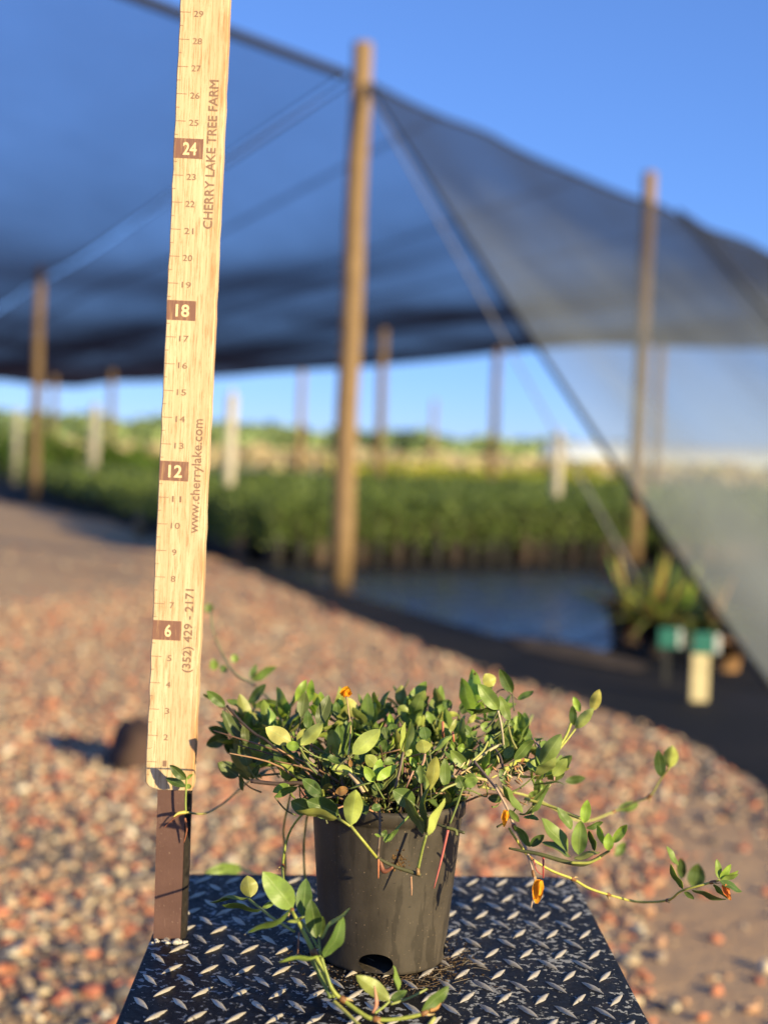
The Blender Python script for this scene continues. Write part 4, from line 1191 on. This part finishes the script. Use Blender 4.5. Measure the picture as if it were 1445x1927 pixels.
while n < 100:
    u, v = random.uniform(425, 1050), random.uniform(1320, 1490)
    if u < 570 and v > 1420 and random.random() < 0.65: continue
    if not crown_ok(u, v): continue
    up = (v - 1320) / 170
    d = 1.45 - 0.15 * up + random.uniform(-0.06, 0.03)
    if 560 < u < 870: d = max(d, 1.27)
    if u < 490: d = max(d, 1.40)
    cluster(u, v, d); n += 1
for k in range(26):                                     # dark low tangle over the rim
    u, v = random.uniform(560, 880), random.uniform(1470, 1520)
    cluster(u, v, random.uniform(1.25, 1.40), 0.8, 'ttm')
# dry and woody stems inside the crown
for k in range(60):
    a = random.uniform(0, 6.283); S = Vector((PC.x + 0.06 * math.cos(a) * random.random(), PC.y + 0.06 * math.sin(a) * random.random(), SOILZ))
    e = S + Vector((random.gauss(0, .055), random.gauss(0, .04), random.uniform(0.005, 0.07)))
    stm.tube([S, S.lerp(e, .5) + Vector((random.gauss(0, .01), random.gauss(0, .01), .012)), e], [0.0012, 0.001, 0.0006], 5, 0, random.choice([(0.20, 0.11, 0.06), (0.30, 0.17, 0.09), (0.09, 0.055, 0.035), (0.38, 0.20, 0.11), (0.2, 0.2, 0.06)]), smooth=4)
def line(tile, pts, d0, d1):
    k = len(pts)
    return [W(*(px(tile, x, y) if tile else (x, y)), d0 + (d1 - d0) * i / (k - 1)) for i, (x, y) in enumerate(pts)]
YGS, BRS, PKS, DKS = (0.34, 0.35, 0.07), (0.13, 0.085, 0.055), (0.42, 0.25, 0.18), (0.075, 0.075, 0.032)
# short stems of the crown and pot front
for tile, pts, d0, d1, r, c in [
    ('E', [(480, 415), (680, 660)], 1.185, 1.195, 0.0013, YGS), ('E', [(1050, 490), (1020, 600), (990, 740)], 1.175, 1.19, 0.0013, (0.26, 0.30, 0.07)), ('E', [(700, 280), (702, 450), (690, 600)], 1.215, 1.2, 0.0011, BRS),
    ('E', [(930, 330), (840, 430), (740, 540)], 1.21, 1.18, 0.001, (0.16, 0.22, 0.05)), ('E', [(385, 360), (480, 420)], 1.19, 1.185, 0.0012, YGS), ('E', [(1330, 120), (1280, 270), (1230, 400)], 1.22, 1.215, 0.001, (0.16, 0.20, 0.05)),
    ('E', [(970, 260), (1100, 380), (1200, 430), (1340, 470)], 1.23, 1.21, 0.0013, DKS), ('E', [(1200, 430), (1270, 450), (1280, 490)], 1.212, 1.208, 0.0014, (0.13, 0.14, 0.04)),
    ('D', [(270, 390), (300, 520), (320, 650), (330, 760)], 1.26, 1.28, 0.001, (0.5, 0.42, 0.30)), ('D', [(380, 550), (420, 700), (470, 800)], 1.28, 1.29, 0.001, (0.25, 0.25, 0.09)), ('D', [(640, 440), (560, 600), (430, 700), (200, 830)], 1.52, 1.36, 0.0016, (0.32, 0.34, 0.08)),
    ('D', [(200, 760), (290, 880), (325, 1020)], 1.30, 1.27, 0.0012, (0.13, 0.09, 0.075)), ('C', [(1230, 440), (1170, 390), (1100, 330), (1000, 380), (980, 560)], 1.36, 1.36, 0.0009, BRS), ('D', [(640, 690), (700, 760), (870, 980), (880, 1150)], 1.30, 1.28, 0.0008, (0.36, 0.2, 0.15)),
    ('A', [(330, 450), (480, 620), (640, 760), (760, 830), (950, 1000)], 1.33, 1.30, 0.0013, (0.05, 0.035, 0.025)), ('A', [(590, 1270), (870, 1300), (1100, 1290), (1300, 1330)], 1.27, 1.27, 0.0019, (0.07, 0.045, 0.035)), ('A', [(700, 1210), (900, 1190), (1150, 1160)], 1.30, 1.30, 0.001, (0.14, 0.13, 0.04)),
    ('A', [(1130, 900), (1190, 1060), (1310, 1190)], 1.25, 1.25, 0.0012, (0.12, 0.15, 0.045)), ('B', [(560, 1130), (640, 1220), (720, 1340)], 1.235, 1.225, 0.0018, (0.50, 0.36, 0.20)), ('B', [(660, 1180), (760, 1320)], 1.24, 1.225, 0.001, (0.35, 0.34, 0.12)), ('B', [(1150, 900), (1110, 1100), (1060, 1290)], 1.24, 1.23, 0.0012, (0.15, 0.10, 0.07)),
    ('B', [(1385, 915), (1370, 1000), (1350, 1040)], 1.24, 1.24, 0.0012, (0.40, 0.24, 0.17)), ('B', [(1260, 1100), (1180, 1280)], 1.23, 1.23, 0.0009, (0.4, 0.22, 0.15)), ('C', [(570, 1355), (460, 1400), (400, 1440)], 1.21, 1.2, 0.001, (0.30, 0.31, 0.10)), ('C', [(420, 680), (425, 860)], 1.30, 1.30, 0.0013, (0.42, 0.15, 0.08)),
    ('C', [(530, 790), (540, 900)], 1.29, 1.29, 0.0013, (0.42, 0.15, 0.08)), ('D', [(840, 1190), (780, 1280), (640, 1440)], 1.24, 1.24, 0.0008, (0.3, 0.3, 0.1)), ('D', [(240, 1200), (360, 1310)], 1.25, 1.24, 0.0017, (0.55, 0.40, 0.2)),
    ('C', [(510, 1280), (650, 1290), (760, 1290), (900, 1320)], 1.25, 1.25, 0.0015, (0.48, 0.38, 0.17)), ('C', [(740, 1110), (860, 1000), (910, 900)], 1.26, 1.28, 0.001, (0.36, 0.36, 0.1)), ('C', [(770, 1110), (950, 980), (1060, 930)], 1.27, 1.28, 0.0014, (0.45, 0.38, 0.2))]:
    stm.tube(line(tile, pts, d0, d1), [r] * len(pts), 7, 0, c, smooth=5)
# papery tan sheaths and bits
for k in range(60):
    u, v = random.uniform(860, 985), random.gauss(1455, 12); p = W(u, v, random.uniform(1.24, 1.28)); d = Vector((random.gauss(0, 1), random.gauss(0, .5), random.gauss(0.2, .7))).normalized()
    stm.tube([p, p + d * 0.004, p + d * 0.008], [0.0003, 0.0011, 0.0002], 5, 0, random.choice([(0.55, 0.42, 0.2), (0.40, 0.2, 0.09), (0.5, 0.46, 0.14), (0.2, 0.1, 0.05)]), smooth=2)
fol.build("foliage", MAT['leaf'], plant); stm.build("stem_tangle", MAT['stem'], plant)['kind'] = 'stuff'
NODE = (0.22, 0.10, 0.035)
def runner(paths, key):
    b = MB()
    for pts, r, c in list(paths):                       # brown swollen nodes with papery sheaths
        if len(pts) >= 6 and c[1] > 0.2:
            for i in range(2, len(pts) - 1, 2):
                d = (pts[i + 1] - pts[i - 1]).normalized(); r_ = r[i] if hasattr(r, '__len__') else r
                b.tube([pts[i] - d * .003, pts[i] - d * .001, pts[i] + d * .0012, pts[i] + d * .0035], [r_, r_ * 1.45, r_ * 1.3, r_ * .9], 8, 0, NODE, smooth=2)
                q = Vector((random.gauss(0, 1), random.gauss(0, 1), random.gauss(0, 1))).cross(d).normalized()
                b.tube([pts[i], pts[i] + q * .003 + d * .003, pts[i] + q * .0045 + d * .008], [r_ * .9, r_ * .6, .0001], 5, 0, (0.5, 0.36, 0.16), smooth=2)
    for pts, r, c in paths: b.tube(pts, [q * 0.88 for q in r] if hasattr(r, '__len__') else [r * 0.88] * len(pts), 8, 0, c, smooth=6)
    o = b.build("runner", MAT['stem'], plant)
    if key:
        lb = MB()
        for L in LEAVES[key]: do_leaf(lb, *L)
        c = lb.build("leaves", MAT['leaf']); c.parent = o
    return o
p_ = lambda *a: [W(u, v, d) for u, v, d in a]
runner([(p_((600, 1500, 1.26), (548, 1560, 1.30), (532, 1630, 1.28), (540, 1690, 1.18), (549, 1713, 1.13), (565, 1742, 1.12), (591, 1793, 1.11), (625, 1861, 1.10), (645, 1881, 1.10), (686, 1911, 1.09), (708, 1918, 1.088), (744, 1918, 1.088), (798, 1906, 1.09), (834, 1877, 1.10)), [.0012, .0013, .0014, .0015, .0016, .0018, .0022, .0018, .0020, .0021, .0018, .0018, .0017, .0012], (0.30, 0.33, 0.06)),
        (p_((583, 1799, 1.115), (604, 1840, 1.11), (622, 1878, 1.10)), .0019, (0.17, 0.22, 0.05)), (p_((628, 1884, 1.10), (650, 1904, 1.09), (680, 1934, 1.075)), .0017, (0.38, 0.36, 0.09)),
        (p_((467, 1691, 1.2), (490, 1709, 1.18), (514, 1728, 1.16), (554, 1753, 1.135)), .0013, (0.20, 0.25, 0.06)), (p_((567, 1733, 1.125), (585, 1760, 1.12), (598, 1784, 1.11)), .0011, (0.24, 0.29, 0.07)), (p_((600, 1766, 1.11), (603, 1801, 1.10)), .001, (0.24, 0.29, 0.07)),
        (p_((605, 1802, 1.10), (617, 1840, 1.10), (629, 1877, 1.10)), .0013, (0.28, 0.33, 0.08)), (p_((706, 1906, 1.09), (720, 1896, 1.10), (733, 1884, 1.105)), .0011, (0.28, 0.33, 0.08)), (p_((735, 1890, 1.105), (770, 1878, 1.11), (803, 1861, 1.12)), .0010, (0.30, 0.33, 0.10)),
        (p_((832, 1877, 1.1), (822, 1895, 1.095), (808, 1902, 1.09)), [.0006, .0022, .0016], (0.34, 0.17, 0.05)), (p_((818, 1915, 1.085), (806, 1930, 1.08)), .0018, (0.36, 0.36, 0.10))], 'R1')
runner([(line('E', [(680, 660), (800, 720), (950, 770), (1010, 790)], 1.195, 1.19), [.0016, .0018, .0021, .0017], (0.085, 0.08, 0.035)), (line('E', [(985, 735), (990, 790)], 1.19, 1.188), .0019, (0.25, 0.15, 0.06)), (line('E', [(690, 600), (685, 660)], 1.2, 1.195), .0015, BRS)], None)
runner([(line('C', [(760, 1110), (930, 1320), (1030, 1440)], 1.25, 1.22), .0014, (0.14, 0.10, 0.09)), (line('F', [(60, 10), (150, 170), (230, 370), (330, 560), (400, 790), (410, 900), (380, 1100)], 1.22, 1.19), [.0013, .0013, .0014, .0013, .0011, .0009, .0007], (0.40, 0.28, 0.20)),
        (line('F', [(180, 560), (330, 590), (480, 620), (720, 690), (880, 700), (1060, 600), (1090, 580)], 1.20, 1.17), [.0010, .0016, .0020, .0021, .0019, .0014, .001], (0.10, 0.105, 0.035)),
        (line('F', [(320, 110), (560, 180), (700, 240), (830, 290)], 1.24, 1.21), .0015, (0.40, 0.38, 0.09)), (line('F', [(740, 690), (900, 690), (1010, 640)], 1.175, 1.175), .0014, (0.32, 0.33, 0.07))], 'R5')
runner([(line('F', [(180, 380), (300, 560), (380, 650), (560, 760), (760, 840), (900, 920), (1080, 980)], 1.22, 1.30) + p_((1200, 1697, 1.34), (1256, 1694, 1.31), (1283, 1676, 1.28), (1340, 1660, 1.27), (1354, 1656, 1.27)), [.0012, .0013, .0013, .0013, .0014, .0014, .0013, .0013, .0013, .0012, .0012, .001], (0.42, 0.40, 0.08))], 'R6')
runner([(line('D', [(340, 1030), (440, 960), (520, 920), (620, 930), (860, 860), (950, 790), (1110, 590)], 1.26, 1.33), [.0024, .0026, .0022, .0018, .0017, .0013, .0010], (0.36, 0.37, 0.07)), (line('D', [(860, 855), (960, 740), (1020, 640), (1060, 530)], 1.31, 1.33), .0015, (0.36, 0.37, 0.07)), (line('D', [(800, 900), (870, 1010), (880, 1150)], 1.29, 1.28), .0009, (0.42, 0.26, 0.2))], 'R7')
runner([(line('I', [(530, 320), (460, 410), (350, 580), (200, 640), (20, 720)], 1.5, 1.55) + p_((1090, 1545, 1.5), (1000, 1500, 1.40), (900, 1480, 1.34)), .0014, (0.36, 0.36, 0.1))], 'R8')
runner([(line('K', [(488, 370), (484, 450), (480, 560), (482, 650)], 1.308, 1.31), .0011, (0.25, 0.30, 0.07)), (line('K', [(482, 650), (640, 660)], 1.31, 1.36) + p_((420, 1512, 1.46), (500, 1450, 1.50), (600, 1440, 1.40)), .0012, (0.38, 0.34, 0.09)), (line('K', [(482, 655), (400, 690), (300, 780)], 1.31, 1.318), [.0012, .0008, .0004], (0.34, 0.12, 0.06)),
        (line('K', [(475, 700), (490, 780), (480, 850), (465, 900)], 1.31, 1.318), [.0012, .001, .0008, .0005], (0.30, 0.11, 0.06)), (line('K', [(480, 650), (420, 660), (380, 690)], 1.308, 1.3), [.002, .0018, .0004], (0.42, 0.36, 0.08))], 'RK')
runner([(p_((640, 1480, 1.38), (540, 1350, 1.5), (480, 1290, 1.6), (440, 1265, 1.64), (405, 1200, 1.75), (396, 1150, 1.84)), .0013, (0.26, 0.28, 0.08)), (p_((548, 1490, 1.40), (534, 1560, 1.44), (536, 1648, 1.47), (500, 1650, 1.58), (450, 1632, 1.7)), .0013, (0.38, 0.38, 0.08)), (p_((590, 1500, 1.40), (574, 1560, 1.42), (573, 1640, 1.44), (580, 1670, 1.44)), .0013, (0.40, 0.38, 0.08))], 'RB')
for pts, c, r in [(line('E', [(1215, 450), (1170, 650), (1110, 890)], 1.205, 1.2), (0.46, 0.12, 0.10), [.0013, .0011, .0004]), (line('E', [(690, 670), (690, 740), (690, 815)], 1.19, 1.19), (0.42, 0.15, 0.07), [.001, .0009, .0004]), (line('E', [(935, 800), (940, 880), (940, 945)], 1.19, 1.19), (0.36, 0.2, 0.12), [.001, .0008, .0004]),
                  (line('E', [(700, 670), (730, 760), (800, 730)], 1.195, 1.19), (0.22, 0.08, 0.045), [.0014, .0024, .001]), (line('F', [(490, 640), (490, 830)], 1.2, 1.2), (0.40, 0.07, 0.07), [.001, .0006]), (line('F', [(400, 660), (430, 760), (480, 800)], 1.2, 1.2), (0.36, 0.09, 0.08), [.0008, .0006, .0004]),
                  (line('H', [(560, 700), (600, 600), (580, 420)], 1.085, 1.085), (0.55, 0.26, 0.16), [.0009, .0018, .0004]), (line('G', [(870, 700), (860, 880)], 1.13, 1.13), (0.3, 0.16, 0.1), [.0008, .0004])]:
    b = MB(); b.tube(pts, r, 7, 0, c, smooth=5); b.build("aerial_root", MAT['stem'], plant)
# flowers
def flower(B, T, w, colr, stem=None):
    b = MB(); B, T = Vector(B), Vector(T); ax = (T - B); L = ax.length; ax.normalize()
    view = (CAM - B).normalized(); nrm = (view - ax * view.dot(ax)).normalized(); x = ax.cross(nrm)
    for (sc, tilt, dep) in ((1.0, 0.0, 0.0), (0.8, 0.5, 0.002), (0.62, -0.6, 0.003)):
        vs = []; m = 8; S = (-1, -.5, 0, .5, 1)
        q = Quaternion(ax, tilt); xx, nn = q @ x, q @ nrm
        for i in range(m + 1):
            t = i / m; ww = w / 2 * sc * math.sin(math.pi * min(1, t * .85 + .12)) ** .6
            for s in S: vs.append(B + ax * L * t * sc + xx * s * ww * .9 + nn * (dep + ww * (0.55 * abs(s) ** 1.5 - .1) + 0.0005 * math.sin(t * 9 + s * 3)))
        b.add(vs, [(i * 5 + a, i * 5 + a + 1, i * 5 + a + 6, i * 5 + a + 5) for i in range(m) for a in range(4)], 0, tuple(k * random.uniform(.85, 1.1) for k in colr))
    o = b.build("flower", MAT['petal'], plant)
    if stem:
        s = MB(); s.tube(stem, [.0007] * len(stem), 6, 0, (0.36, 0.26, 0.13), smooth=4); c = s.build("flower_stalk", MAT['stem']); c.parent = o
ORG = (0.95, 0.40, 0.02)
flower(W(650, 1308, 1.27), W(653, 1291, 1.265), 24 * 1.27 / F_PX, ORG, p_((652, 1308, 1.27), (656, 1340, 1.27), (660, 1370, 1.265), (655, 1425, 1.25)))
flower(W(1014, 1655, 1.19), W(1009, 1700, 1.19), 22 * 1.19 / F_PX, ORG)
flower(W(951, 1524, 1.21), W(948, 1556, 1.21), 11 * 1.21 / F_PX, ORG)
flower(W(1360, 1664, 1.262), W(1374, 1694, 1.262), 11 * 1.26 / F_PX, (0.75, 0.22, 0.05))
